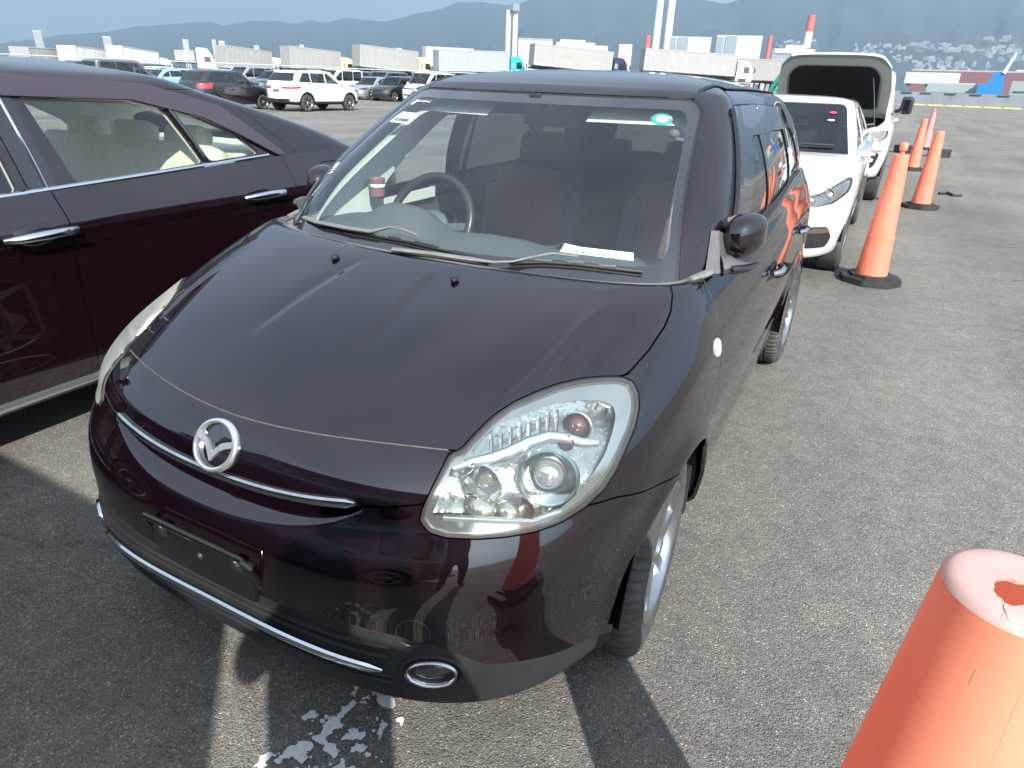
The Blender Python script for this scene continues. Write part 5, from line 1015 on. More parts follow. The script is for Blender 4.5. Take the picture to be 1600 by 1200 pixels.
# x, y are the nose; rz = pi drives away from the camera
suvw = parked('white_suv', suv(res=RES2, tail=[(.30, .88), (.95, .86), (1.26, .93), (1.16, .99), (.80, .97), (.30, .955)]), -21.85, 25.75, PI, 'white crossover with black wheel arches seen from behind, beyond the sedan roof', 'car')
for o_ in list(suvw.children):
    if o_.name.startswith('underbody'): pass
s_ = MB().box((0, 4.40, .62), (.9, .06, .10), bev=.02).box((0, 4.42, .42), (1.3, .08, .16), bev=.03).build('rear_bumper', MATS['black_plastic'], suvw); MB().box((0, 4.45, .80), (.36, .02, .12)).build('plate_recess', MATS['grey_plastic'], suvw)
for sx in (1, -1): MB().tube([(sx*.62, 1.9, 1.60), (sx*.64, 2.2, 1.655), (sx*.64, 3.6, 1.65), (sx*.62, 3.9, 1.60)], .022, 6).build('roof_rail', MATS['black_plastic'], suvw)
parked('black_hatchback', hatch(res=RES2, rimf=.72), -24.0, 22.6, PI, 'black hatchback with silver wheels beside the white crossover', 'car')
parked('silver_sedan', sedan(res=RES2, paint=SILVER), -31.3, 37.0, 0, 'silver grey sedan between the white crossover and the black compact', 'car')
parked('black_compact_car', hatch(res=RES2, H=1.53, head=[(.48, .70), (.75, .66), (1.2, .80), (1.25, .93), (.9, .86), (.6, .78)]), -28.85, 36.6, 0, 'black compact car with big clear headlights beside the white van', 'car')
parked('white_van', van(res=RES2), -26.5, 36.8, 0, 'white delivery van with dark grille slots parked next to the black compact', 'van')

# further rows: copies of five low-detail prototypes, each with its own paint
protos = {}
PAINTS = {'white': WHITE, 'black': BLACKP, 'silver': SILVER, 'dark grey': GREY, 'pale blue': BLUEP, 'maroon': REDP, 'pearl': PEARL}
def recolour(o, m):
    for c in o.children_recursive:
        if c.type == 'MESH' and c.data.materials and c.data.materials[0] == PEARL:
            c.material_slots[0].link = 'OBJECT'; c.material_slots[0].material = m
def far_car(kind, col, x, y, rz):
    f = {'hatchback': hatch, 'crossover': suv, 'saloon': sedan, 'delivery van': van, 'minivan': minivan}[kind]; cat = 'van' if 'van' in kind else 'car'
    if kind not in protos:
        o = empty(kind.replace(' ', '_')+'_car' if cat == 'car' else kind.replace(' ', '_'), (x, y, 0), rz); car(f(res=(30, 14, 20, 9), seats=False, handles=False, paint=PEARL), o); protos[kind] = o
    else: o = copy_tree(protos[kind], None, (x, y, 0), rz)
    recolour(o, PAINTS[col]); tag(o, f'{col} {kind} in the packed rows of parked cars by the trailers', cat, 'cars in the far rows'); return o
KINDS = ['hatchback', 'crossover', 'saloon', 'hatchback', 'minivan', 'saloon', 'crossover', 'delivery van']; CLS = ['white', 'white', 'black', 'silver', 'dark grey', 'black', 'white', 'pearl', 'dark grey', 'maroon', 'pale blue', 'silver']
r2 = random.Random(21)
for (y, xs_) in ((42.6, np.arange(-66, -20, 2.6)), (48.2, np.arange(-68, -19, 2.6)), (29.6, np.arange(-62, -38, 2.7)), (36.2, np.arange(-64, -36, 2.65))):
    for x in xs_:
        if r2.random() < .10: continue
        far_car(r2.choice(KINDS), r2.choice(CLS), x+r2.uniform(-.15, .15), y+r2.uniform(-.3, .3), 0 if y > 33 else r2.choice([0, 0, PI]))
far_car('delivery van', 'white', -33.9, 36.3, 0)
# the row ahead of the hatchback, seen only as reflections and shadows
mv = parked('grey_minivan', van(res=(56, 24, 34, 14), paint=GREY, H=2.02, zw=1.93, L=4.9, yb=4.84, yr=4.75, wb=3.0, yrd=3.4, cp0=4.5, cp1=4.4, yq=3.5), -3.18, -2.42, -PI/2, 'grey minivan standing crossways behind the photographer', 'van')
far_car('saloon', 'silver', -2.7, -7.6, 0); far_car('crossover', 'white', 3.6, -9.5, PI)
for o_ in COL.objects:
    if o_.get('group') == 'cars in the far rows' and o_.location.y < 0: del o_['group']; o_['label'] = {'saloon': 'silver saloon parked ahead of the plum sedan, behind the camera', 'crosso': 'white crossover standing across the lane behind the camera'}[('crosso' if 'crossover' in o_['label'] else 'saloon')]
# ------------------------------------------------------------------ articulated trucks along the far edge
mat('trailer_grey', (.27, .27, .265), .5, noise=.06, nscale=1.5, dirt=.05); mat('trailer_white', (.52, .53, .52), .5, noise=.04, nscale=1.5); mat('trailer_blue', (.27, .30, .35), .45, noise=.06, nscale=1.5)
mat('cab_white', (.74, .74, .70), .35, coat=.6); mat('cab_yellow', (.72, .70, .36), .35, coat=.6); mat('cab_teal', (.02, .36, .44), .35, coat=.6); mat('cab_navy', (.02, .035, .09), .35, coat=.6); mat('chassis', (.03, .03, .032), .6); mat('truck_glass', (.02, .025, .03), .06, coat=1)
def truck(p1, p2, zb1, cabcol, body, label, cab=True, zt=4.1, cabh=3.45, name='articulated_truck'):
    """rear upper edge at p1, front upper edge at p2 (both in the world); body bottom zb1 above the truck's own ground"""
    d = (p2-p1); tilt = math.atan2(-d.z, math.hypot(d.x, d.y)); d.z = 0; Lb = d.length; rz = math.atan2(d.y, d.x); o_ = p1.copy(); o_.z = p1.z-zt
    r = empty(name, o_, rz, label, 'truck'); r.rotation_euler = (0, tilt*.8, rz); Wd = 2.45   # x runs forwards, y to the left, our side is y=0
    b = MB().box((Lb/2, Wd/2, (zb1+zt)/2), (Lb, Wd, zt-zb1), bev=.03); b.build('cargo_body', MATS[body], r)
    f = MB()
    for z in (zb1+.05, zt-.05): f.box((Lb/2, -.02, z), (Lb, .06, .10))
    for x in (.05, Lb-.05, Lb*.23): f.box((x, -.022, (zb1+zt)/2), (.07 if x != Lb*.23 else .03, .05, zt-zb1-.2))
    for x in np.linspace(.9, Lb-.9, 9): f.box((x, -.008, (zb1+zt)/2), (.035, .03, zt-zb1-.25))
    for x in np.linspace(1.0, Lb-1.0, 5): f.box((x, -.02, zb1-.06), (.14, .05, .07))
    f.build('body_frame', mat('frame_light', (.34, .34, .33), .5), r)
    c = MB().box((Lb/2+.3, Wd/2, zb1-.22), (Lb+.4, 1.0, .30)).box((Lb/2+.3, Wd/2, 1.15), (Lb+1.0, .9, .28))
    for x in np.linspace(.4, Lb-.5, 6): c.box((x, .12, (zb1+1.2)/2), (.10, .10, zb1-1.1)).box((x, Wd-.12, (zb1+1.2)/2), (.10, .10, zb1-1.1))
    c.build('chassis', MATS['chassis'], r)
    t, rm_ = tyre_mb(.5, .28, .29, 24, False).mesh('tyre'), MB().lathe([(.29, .13), (.20, .06), (.001, .05)], 20, axis='X').mesh('rim')
    for x in (1.2, 2.5, 3.8, Lb-1.2, Lb+2.0):
        for y in (.18, Wd-.18):
            w_ = link('wheel', t, MATS['tyre'], r, (x, y, .5), (0, 0, -PI/2 if y < 1 else PI/2)); link('rim', rm_, MATS['alloy'], w_)
    if cab:
        x0, x1 = Lb+.25, Lb+2.5; m = MATS[cabcol]; prof = [(x0, .95), (x1-.05, .95), (x1, 1.5), (x1-.08, 2.05), (x1-.32, 2.85), (x1-.75, cabh-.12), (x1-1.15, cabh), (x0+.1, cabh+.02), (x0, cabh-.1)]
        T = Matrix(((1, 0, 0, 0), (0, 0, 1, 0), (0, 1, 0, 0), (0, 0, 0, 1)))
        cb = MB().prism(rpoly(prof, .07, 3), .06, Wd-.06, T).build('cab', m, r)
        MB().prism(rpoly([(x1-1.35, 1.95), (x1-.45, 1.95), (x1-.62, 2.75), (x1-1.35, 2.75)], .06, 3), .045, .07, T).build('side_window', MATS['truck_glass'], r)
        MB().prism(rpoly([(x0+.18, 2.05), (x0+.60, 2.05), (x0+.60, 2.7), (x0+.18, 2.7)], .05, 3), .045, .07, T).build('side_window', mat('cab_window_light', (.25, .28, .28), .1, coat=1), r)
        MB().hexa([Vector(p) for p in ((x1-.10, .18, 2.08), (x1-.06, .18, 2.08), (x1-.06, Wd-.18, 2.08), (x1-.10, Wd-.18, 2.08), (x1-.36, .24, 2.84), (x1-.30, .24, 2.84), (x1-.30, Wd-.24, 2.84), (x1-.36, Wd-.24, 2.84))]).build('windshield', MATS['truck_glass'], r)
        MB().box((x1-.02, Wd/2, 1.35), (.12, 2.0, .45), bev=.03).build('grille', MATS['black_plastic'], r)
        mi = MB().box((x1+.12, -.18, 2.35), (.12, .16, .52), bev=.03).tube([(x1-.2, .05, 2.7), (x1+.1, -.18, 2.66)], .025, 6).tube([(x1-.2, .05, 2.05), (x1+.1, -.18, 2.10)], .025, 6).build('mirror', MATS['black_plastic'], r)
        MB().box((x0+.9, .05, 1.05), (1.1, .1, .5), bev=.03).build('step', MATS['chassis'], r)
    return r
TR = [((40, 73), (100, 76), 2.35, 'cab_white', 'trailer_grey', 'grey trailer at the far left of the truck row behind the sedan roof'),
 ((112, 71), (167, 78), 2.3, 'cab_white', 'trailer_white', 'white trailer truck, left of the other white one, above the sedan roof'), ((184, 71), (245, 82), 2.3, 'cab_white', 'trailer_white', 'white trailer truck with white cab in line with the sedan roof edge'),
 ((347, 70), (422, 82), 2.4, 'cab_white', 'trailer_grey', 'grey trailer with a white cab behind the white crossover'), ((447, 71), (530, 82), 2.4, 'cab_yellow', 'trailer_grey', 'grey trailer with a cream yellow cab above the silver sedan'),
 ((557, 69), (652, 82), 2.4, 'cab_yellow', 'trailer_grey', 'grey trailer with a pale yellow cab above the white delivery van'), ((683, 77), (797, 80), 2.4, 'cab_teal', 'trailer_blue', 'bluish grey box truck with a turquoise cab'),
 ((831, 67), (957, 83), 2.45, 'cab_navy', 'trailer_grey', 'grey trailer with a navy blue cab above the roof of the plum hatchback'), ((1005, 75), (1152, 87), 2.5, 'cab_white', 'trailer_grey', 'long grey trailer with a white cab at the right end of the truck row')]
for (a, b_, zb_, cc, bb, lab) in TR: truck(atd(a[0]+3, a[1], 100), atd(*b_, 104), 1.5, cc, bb, lab)
truck(atd(1085, 89, 112), atd(1262, 95, 112), 1.3, 'cab_white', 'trailer_grey', 'large plain grey container behind the white cab and the green crane', cab=False, zt=4.1, name='container_trailer')
truck(atd(665, 72, 112), atd(740, 76, 114), 1.5, 'cab_white', 'trailer_white', 'white topped trailer standing behind the bluish grey box truck', cab=False, zt=4.1, name='container_trailer')
truck(atd(272, 78, 108), atd(303, 79, 108), 2.2, 'cab_white', 'trailer_grey', 'flatbed truck with pale cab and cyan bumper between trailers', cabh=3.75, zt=3.4, name='flatbed_truck')
# raised yard the trucks stand on
yv = [atd(x, 110, 95) for x in (-700, -200, 200, 600, 900, 1195)]; yk = [atd(x, 110, 170) for x in (1195, 900, 600, 200, -200, -700)]
tag(MB().prism([(p.x, p.y) for p in yv+yk], 0, 1.55).build('raised_yard', mat('yard_concrete', (.30, .31, .31), .85, noise=.1, nscale=.3)), kind='structure')
gl = MB()
for a, b_ in zip(yv[:-1], yv[1:]): gl.tube([(a.x, a.y, 2.25), (b_.x, b_.y, 2.25)], .07, 6)
for a, b_ in zip(yv[:-1], yv[1:]):
    for t in np.linspace(0, .95, 14): p = a.lerp(b_, t); gl.tube([(p.x, p.y, 1.5), (p.x, p.y, 2.25)], .05, 5)
tag(gl.build('guard_rail', mat('rail_grey', (.34, .36, .38), .5, metal=.3)), 'grey guard rail on posts in front of the parked trailers', 'guard rail')
# white light truck and green crane beside the off-roader
p = at(1150, 150, .9); lt = empty('light_truck', (p.x-2.2, p.y+8, 0), math.radians(18), 'small white flatbed truck left of the green crane', 'truck')
MB().box((2.4, .85, .85), (2.6, 1.75, .50), bev=.05).build('flatbed', MATS['cab_white'], lt); MB().box((0.3, .85, .9), (1.4, 1.7, .6), bev=.1).build('front', MATS['cab_white'], lt)
MB().hexa([Vector(q) for q in ((-.3, .05, 1.2), (1.3, .05, 1.2), (1.3, 1.65, 1.2), (-.3, 1.65, 1.2), (.15, .12, 1.85), (1.25, .12, 1.85), (1.25, 1.58, 1.85), (.15, 1.58, 1.85))]).build('cab', MATS['cab_white'], lt)
MB().box((.75, .06, 1.5), (.7, .06, .42), bev=.04).build('side_window', MATS['truck_glass'], lt); MB().tube([(1.4, .1, 1.3), (3.6, .1, 1.3), (3.6, 1.6, 1.3), (1.4, 1.6, 1.3)], .04, 6).build('bed_rail', MATS['chassis'], lt)
for x in (.3, 2.9):
    for y in (.12, 1.58): link('wheel', tyre_mb(.29, .16, .18, 24, False).mesh('tyre'), MATS['tyre'], lt, (x, y, .29), (0, 0, PI/2))
gr_ = mat('crane_green', (.01, .22, .16), .4, coat=.4); b0 = at(1206, 150, .6); bd_ = (b0-CAMP); bd_.z = 0; bd_.normalize(); base = CAMP+bd_*34; base.z = 0
cr = empty('crane', base, YAW+math.radians(20), 'green lattice boom crane between the white light truck and the raised bonnet', 'crane'); cr.scale = (.70, .70, .70)
k = MB(); 
for dx in (-.28, .28):
    k.tube([(-.6+dx, 0, .9), (.75+dx, 0, 3.35)], .10, 6); k.tube([(-.6+dx, .5, .9), (.75+dx, .5, 3.35)], .10, 6)
for i in range(7):
    t = i/6; x, z = -.6+1.35*t, .9+2.45*t; k.tube([(x-.28, 0, z), (x+.28, 0, z+.1)], .05, 5); k.tube([(x-.28, 0, z), (x+.28, .5, z+.1)], .04, 5)
k.build('boom', gr_, cr); MB().box((.9, .25, 3.3), (.8, .7, .35), bev=.06).build('boom_head', gr_, cr)
kk = MB()
for x, y in ((-1.35, 0), (-.65, 0), (-1.35, 1.1), (-.65, 1.1)): kk.tube([(x, y, 1.2), (x+.12, y, 2.6)], .05, 5)
kk.box((-.9, .55, 2.65), (.95, 1.3, .10)); kk.build('cab_frame', MATS['black_plastic'], cr); MB().box((-.2, .4, .75), (3.0, 1.7, .7), bev=.1).build('carriage', gr_, cr); MB().box((-.2, .4, .28), (2.6, 2.0, .5), bev=.15).build('track', MATS['tyre'], cr)
MB().tube([(.25, .2, 1.5), (.45, .2, 2.6)], .09, 8).build('ram', MATS['alloy'], cr)
MB().box((-1.0, .5, 1.5), (.8, 1.0, .9), bev=.05).build('operator_seat', MATS['chassis'], cr)
# ------------------------------------------------------------------ port and city beyond the water
def hz(x): return 97.1+.0377*x
def block(name, x0, x1, yt, D, m, label=None, cat='building', group=None, deep=.6, roof=None, yb_=None, bands=None, parent=None):
    a, b_ = atd(x0, hz(x0), D), atd(x1, hz(x1), D); zt = atd((x0+x1)/2, yt, D).z; zb_ = -2.2 if yb_ is None else atd((x0+x1)/2, yb_, D).z
    c = (a+b_)/2; wd = (b_-a).length; rz = math.atan2(b_.y-a.y, b_.x-a.x); dv = Vector((-math.sin(rz), math.cos(rz), 0)); dp = wd*deep
    o = empty(name, (c.x, c.y, zb_), rz, label, cat, group); h = zt-zb_
    MB().box((0, dp/2, h/2), (wd, dp, h)).build('wall', m, o)
    if roof: MB().box((0, dp/2, h+h*.02), (wd*1.01, dp*1.01, h*.05)).build('roof', roof, o)
    if bands:
        for (u0, u1, v0, v1, bm) in bands: MB().box(((u0+u1)/2*wd-wd/2, -.01*wd, (v0+v1)/2*h), ((u1-u0)*wd, .03*wd, (v1-v0)*h)).build('window_band', bm, o)
    return o, wd, dp, h
wb_m = mat('plant_white', (.42, .44, .43), .7); gb_m = mat('plant_grey', (.22, .25, .27), .7); dkb = mat('band_dark', (.10, .12, .13), .6); beige = mat('port_beige', (.50, .47, .42), .8); lilac = mat('shed_maroon', (.16, .07, .08), .8); blue_s = mat('crane_blue', (.01, .17, .50), .6); pale = mat('pale_concrete', (.40, .42, .41), .85, noise=.1, nscale=.05); grn = mat('grey_green_shed', (.26, .31, .30), .8, noise=.08, nscale=.05)
for x0, x1, yt, g0, g1, w0 in ((1038, 1101, 57, .16, .66, .66), (1109, 1178, 55, .20, .48, .48)):
    block('incineration_plant', x0, x1, yt, 1500, wb_m, 'white and grey banded industrial block, the '+('left' if x0 < 1100 else 'right')+' one of the pair', 'building', bands=[(0, .16, .45, .97, gb_m), (.20, .45, .0, .985, gb_m), (.66, .9, .52, .58, dkb), (.66, .9, .36, .42, dkb), (.01, .14, .62, .68, dkb), (.01, .14, .40, .46, dkb)])
for x, yt in ((1054, 49), (1128, 47)): pass
def stack(name, x, yt, r, D, m, label, cat='chimney', bands=None, taper=.8, pair=0, ring=None):
    b_ = atd(x, hz(x), D); zt = atd(x, yt, D).z; o = empty(name, (b_.x, b_.y, -2.2), 0, label, cat); h = zt+2.2
    rt = Vector((R_.x, R_.y, 0)).normalized()
    for s_ in ((-.5, .5) if pair else (0,)):
        off = rt*(pair*s_); n = 12
        if bands:
            for i, bm in enumerate(bands):
                t0, t1 = i/len(bands), (i+1)/len(bands); MB().lathe([(r*(1-(1-taper)*t0), h*t0), (r*(1-(1-taper)*t1), h*t1)]+([(.001, h)] if i == len(bands)-1 else []), n, off).build('band', bm, o)
        else: MB().lathe([(r, 0), (r*taper, h), (.001, h)], n, off).build('shaft', m, o)
        for q in (ring or []): MB().lathe([(r*1.25, h*q), (r*1.25, h*(q+.02)), (r*.9, h*(q+.02))], n, off).build('ring', dkb, o)
    return o, h
stwhite = mat('stack_white', (.66, .70, .72), .6); stblue = mat('stack_blue', (.45, .56, .66), .6); sred = mat('stack_red', (.48, .10, .06), .6); swht = mat('stack_cream', (.62, .58, .50), .6)
stack('twin_chimney', 1026, -28, 8.5, 1600, stwhite, 'tall slim pair of pale blue and white chimneys rising out of the picture', bands=[stblue, stblue, stwhite, stwhite, stwhite], taper=.82, pair=24, ring=[.36])
o, h = stack('twin_tower', 797, 16, 4.2, 1200, swht, 'pale twin shaft tower with a grey cap above the turquoise cab', 'tower', taper=.95, pair=11, ring=[.28]); MB().box((0, 0, h+3), (24, 12, 10), rz=YAW, bev=1).build('cap', gb_m, o)
stack('striped_chimney', 1246, 24, 9, 1500, sred, 'red and cream striped chimney behind the raised bonnet', bands=[sred, swht, sred, swht, sred], taper=.72)
stack('striped_chimney', 1005, 55, 7, 1500, sred, 'short red and white chimney between the two grey trailers', bands=[swht, swht, sred], taper=.7)
stack('striped_chimney', 1190, 55, 7, 1700, sred, 'distant dull red chimney right of the industrial blocks', bands=[swht, sred, sred], taper=.6)
block('port_building', 808, 860, 63, 900, wb_m, 'low white port building left of the navy cab', roof=gb_m); block('port_building', 866, 925, 66, 1000, beige, 'beige terminal building with cluttered roof above the navy cab'); block('port_building', 905, 945, 71, 950, beige, 'low beige conveyor building beside the terminal'); block('conveyor', 962, 982, 69, 940, beige, 'beige sloping conveyor tower end', 'building')
q = block('rooftop_plant', 872, 910, 62, 1005, wb_m, 'white rooftop plant on the beige terminal', 'building')
block('depot', 1196, 1262, 76, 900, gb_m, 'grey depot with white vent roofs left of the raised bonnet', bands=[(.05, .95, .9, 1.0, wb_m)]); block('depot', 1215, 1245, 70, 905, wb_m, 'white stepped roofs on the grey depot')
block('shed', 1415, 1602, 112, 700, lilac, 'long maroon roofed shed across the water', deep=.15, roof=mat('lilac_roof', (.34, .28, .30), .8)); block('shed', 1407, 1491, 113, 420, wb_m, 'white corrugated shed by the water', yb_=131, deep=.3)
for x0, x1 in ((1412, 1418), (1440, 1446), (1464, 1470), (1484, 1489)): block('concrete_pier', x0, x1, 130, 421, dkb, 'dark support pier under the white shed', 'pier', 'piers of the white shed')
block('quay_store', 1444, 1531, 131, 400, grn, 'grey green flat roofed quay store below the white shed', deep=.3, roof=pale, bands=[(.1, .75, .55, .62, dkb)]); block('quay_store', 1573, 1640, 127, 400, grn, 'grey green store at the right edge by the blue machine', deep=.4, bands=[(.1, .9, .6, .65, dkb)])
o, wd, dp, h = block('unloader', 1522, 1562, 131, 390, blue_s, 'bright blue quay machine with a white boom', 'crane', deep=.4)
hk = (atd(1545, 112, 390).z+2.2); x_ = lambda px: (px-1542)/40*wd
MB().hexa([Vector(v) for v in ((x_(1536), 0, h), (x_(1561), 0, h), (x_(1561), dp, h), (x_(1536), dp, h), (x_(1541), 0, hk), (x_(1556), 0, hk), (x_(1556), dp, hk), (x_(1541), dp, hk))]).build('upper_housing', blue_s, o)
hb2 = atd(1562, 83, 390).z+2.2; MB().tube([(x_(1556), 0, hk-.5), (x_(1566), 0, hb2)], [.9, .3], 6).build('boom', stwhite, o)
block('harbour_building', 1588, 1640, 97, 800, mat('cream_wall', (.60, .57, .46), .8), 'cream stepped harbour building at the right edge', bands=[(.1, .9, .3, .36, dkb)]); block('harbour_building', 1574, 1606, 109, 790, beige, 'low beige annexe of the cream harbour building')
for x, yt, w_, D in ((69, 48, 13, 3000), (175, 57, 13, 2600), (296, 62, 9, 1500), (340, 62, 6, 1500), (352, 64, 9, 1500), (405, 71, 8, 1500), (475, 70, 7, 1500), (625, 75, 8, 1500)):
    block('tower_block', x-w_/2, x+w_/2, yt, D, pale, 'pale tower block in the haze behind the trailers', 'building', 'hazy tower blocks on the left', bands=[(.0, 1, v, v+.03, gb_m) for v in np.arange(.35, .98, .07)])
bw_a, bw_b = atd(1385, 141.5, 382), atd(1760, 155, 382); bd2 = bw_b-bw_a; bwz = max(bw_a.z, bw_b.z)
tag(MB().hexa([Vector(v) for v in ((bw_a.x, bw_a.y, -2.3), (bw_b.x, bw_b.y, -2.3), (bw_b.x, bw_b.y+4, -2.3), (bw_a.x, bw_a.y+4, -2.3), (bw_a.x, bw_a.y, bw_a.z), (bw_b.x, bw_b.y, bw_b.z), (bw_b.x, bw_b.y+4, bw_b.z), (bw_a.x, bw_a.y+4, bw_a.z))]).build('breakwater', mat('breakwater_grey', (.20, .22, .24), .85, noise=.1, nscale=.2)), 'long plain blue grey breakwater wall across the water beyond the yellow stop blocks', 'breakwater')
for t in (.10, .19, .30, .41, .53):
    p = bw_a.lerp(bw_b, t); tag(MB().box((0, -.3, -.25), (4.2, .6, .7), rz=math.atan2(bd2.y, bd2.x), bev=.1).build('mooring_fender', dkb, None, p), 'dark fender block on the top edge of the breakwater', 'fender', 'fender blocks on the breakwater')
# hillside town: small pale buildings on the lower slopes, each one an object
hb_mats = [mat('town_white', (.42, .43, .42), .8), mat('town_cream', (.34, .32, .28), .8), mat('town_grey', (.20, .22, .23), .8)]
bp = []
for k in range(6):
    w_, h_ = 1, 1; m_ = MB().box((0, 0, .5), (1, .6, 1)).box((.2*(k % 3-1), 0, 1.08), (.35, .3, .2)); me = m_.mesh('town_house'); bp.append(me)
r3 = random.Random(5); cnt = 0; win = mat('town_window', (.16, .19, .21), .5)
winme = MB(); [winme.box((0, -.305, .18+.22*i), (.9, .02, .08)) for i in range(4)]; winme = winme.mesh('window_rows')
def town(x, y, wpx, hpx, D):
    global cnt
    p = atd(x, y, D); h_ = MT_BVH.ray_cast(Vector((p.x, p.y, 3000)), Vector((0, 0, -1))); g0 = p.z
    s_ = D/1047.4*1.1; rz = math.atan2(p.y-CAMP.y, p.x-CAMP.x)-PI/2+r3.uniform(-.2, .2)
    o = link('hillside_building', bp[cnt % 6], None, None, (p.x, p.y, p.z), (0, 0, rz)); 
    if not o.data.materials: o.data.materials.append(hb_mats[0])
    o.scale = (wpx*s_*.9, wpx*s_*.6, hpx*s_*.8); o.material_slots[0].link = 'OBJECT'; o.material_slots[0].material = r3.choice(hb_mats); tag(o, 'small pale building in the town on the far hillside', 'building', 'buildings on the far hillside')
    link('window_rows', winme, win, o); cnt += 1
for x0, x1, y0, y1, n, wmx, hmx in ((1380, 1600, 66, 80, 60, 9, 4), (1400, 1500, 90, 98, 26, 8, 4), (1430, 1545, 100, 110, 34, 7, 6), (1540, 1600, 78, 96, 22, 8, 5), (1535, 1575, 59, 64, 7, 10, 4), (1225, 1275, 58, 74, 14, 6, 3), (1330, 1410, 70, 90, 30, 6, 4), (1205, 1240, 66, 74, 8, 5, 3)):
    for i in range(n):
        x = r3.uniform(x0, x1); y = r3.uniform(y0, y1)+(x-x0)*.03; D = 3700+1500*max(0, (95-y)/40); w_ = r3.uniform(2.2, wmx); town(x, y, w_, r3.uniform(1.6, hmx), D)
# ------------------------------------------------------------------ bollard cones
def cone_plastic(name, col, tr=.5, sc_=7):
    """faded thin-walled plastic that lets some sun through"""
    m = mat(name, col, .5, noise=.10, nscale=sc_, rvar=.1, dirt=.06, bump=.04, bscale=60); nt = m.node_tree; p = nt.nodes['Principled BSDF']; t = nd(nt, 'ShaderNodeBsdfTranslucent', Color=(min(1, col[0]*1.12), col[1]*.95, col[2]*.95, 1)); mx = nd(nt, 'ShaderNodeMixShader'); mx.inputs[0].default_value = tr
    nt.links.new(p.outputs[0], mx.inputs[1]); nt.links.new(t.outputs[0], mx.inputs[2]); nt.links.new(mx.outputs[0], nt.nodes['Material Output'].inputs[0]); return m
orange = cone_plastic('cone_orange', (.85, .29, .19), .30); fade = cone_plastic('cone_faded', (.72, .34, .33), .3); conein = mat('cone_inside', (.55, .16, .03), .6); rub = mat('cone_base', (.020, .020, .022), .65, noise=.3, nscale=12)
cream = cone_plastic('cone_top_faded', (.60, .45, .41), .25, 18)
def cone(x, y, label, knob=False, h=1.035, m=None, hole=False, rz=0, r0=.128, r1=.058, lean=0):
    o = empty('traffic_cone', (x, y, 0), rz, label, 'cone', None); m = m or orange
    q = rpoly([(.25*math.cos(a+PI/8), .25*math.sin(a+PI/8)) for a in np.arange(8)*PI/4], .01, 1)
    MB().prism(q, .0, .052).prism([(p[0]*.72, p[1]*.72) for p in q], .052, .075).build('base', rub, o)
    pr = []
    for t in np.linspace(0, 1, 26):
        r = r0+(r1-r0)*t; z = .05+(h-.05)*t
        pr.append((r, z))
    for zz in ((.40, .72) if not hole else ()): 
        i = min(range(len(pr)), key=lambda k_: abs(pr[k_][1]-h*zz)); pr.insert(i, (pr[i][0]+.0025, pr[i][1]-.004)); pr.insert(i+1, (pr[i+1][0]-.001, pr[i+1][1]-.0005))
    b_ = MB().lathe(pr, 48, smooth=True)
    b_.build('body', m, o)
    if hole:
        # moulded cap with a torn opening, open to the inside
        n = 60; V = []; F = []; prof = [(r1, h), (r1-.003, h+.006), (r1-.010, h+.010), (r1-.022, h+.011)]
        IR = Matrix.Rotation(-rz, 4, 'Z'); loc = lambda px, py: IR @ (at(px, py, h+.011)-Vector((x, y, 0)))
        hp = [loc(*p) for p in ((1554, 915), (1558, 906), (1566, 902), (1580, 903), (1592, 908), (1606, 909), (1622, 914), (1632, 926), (1626, 938), (1612, 946), (1598, 944), (1584, 946), (1572, 941), (1566, 936), (1559, 930))]
        hc = sum(hp, Vector())/len(hp); ang_ = sorted((math.atan2(p.y-hc.y, p.x-hc.x), (p-hc).to_2d().length) for p in hp); aa = np.array([q[0] for q in ang_]); rr_ = np.array([q[1] for q in ang_])
        for j in range(n):
            a = 2*PI*j/n-PI; r = float(np.interp(a, np.concatenate([aa-2*PI, aa, aa+2*PI]), np.concatenate([rr_]*3)))*(1+.05*rng.uniform(-1, 1))
            for (q, z) in prof: V.append((q*math.cos(a), q*math.sin(a), z))
            V.append((hc.x+r*math.cos(a), hc.y+r*math.sin(a), h+.0105)); V.append((hc.x+(r+.001)*math.cos(a), hc.y+(r+.001)*math.sin(a), h+.006))
        for j in range(n):
            for k_ in range(5): a, c = j*6+k_, ((j+1) % n)*6+k_; F.append((a, c, c+1, a+1))
        MB().add(V, F, True).build('cap', cream, o)
        cw = [loc(*p) for p in ((1567, 940), (1568, 949), (1572, 957), (1573, 964), (1577, 972))]; MB().tube([(p.x, p.y, h+.0108) for p in cw], [.0003, .0004, .0003, .0003, .0001], 4).build('crack', mat('crack_dark', (.10, .05, .03), .8), o)
        # mould seam, nicks and rubbed streaks on the side
        ra_ = lambda a, z, e=0: ((r0+(r1-r0)*(z-.05)/(h-.05)+e)*math.cos(a), (r0+(r1-r0)*(z-.05)/(h-.05)+e)*math.sin(a), z)
        a0 = math.atan2(CAMP.y-y, CAMP.x-x)-rz
        MB().tube([ra_(a0+.42, z, -.0002) for z in np.linspace(.08, h-.01, 20)], .0004, 5).build('mould_seam', m, o)
        nk = MB(); sk = MB()
        for k_ in range(5):
            z0 = rng.uniform(h-.36, h-.02); b0_ = a0+rng.uniform(-1.2, 1.3); l = rng.uniform(.004, .03); tl = rng.uniform(-.5, .5); (sk if k_ % 3 else nk).tube([ra_(b0_, z0, .0001), ra_(b0_+tl*l*6, z0-l*.5, .0002), ra_(b0_+tl*l*10, z0-l, .0001)], rng.uniform(.0002, .0004), 4)
        sk.build('scuff', mat('scuff_pale', (.86, .52, .36), .7), o); nk.build('scuff', mat('scuff_dark', (.52, .22, .13), .8), o)
    else: MB().lathe([(r1, h), (r1-.004, h+.008), (r1-.014, h+.012), (.001, h+.012)], 32).build('cap', m, o)
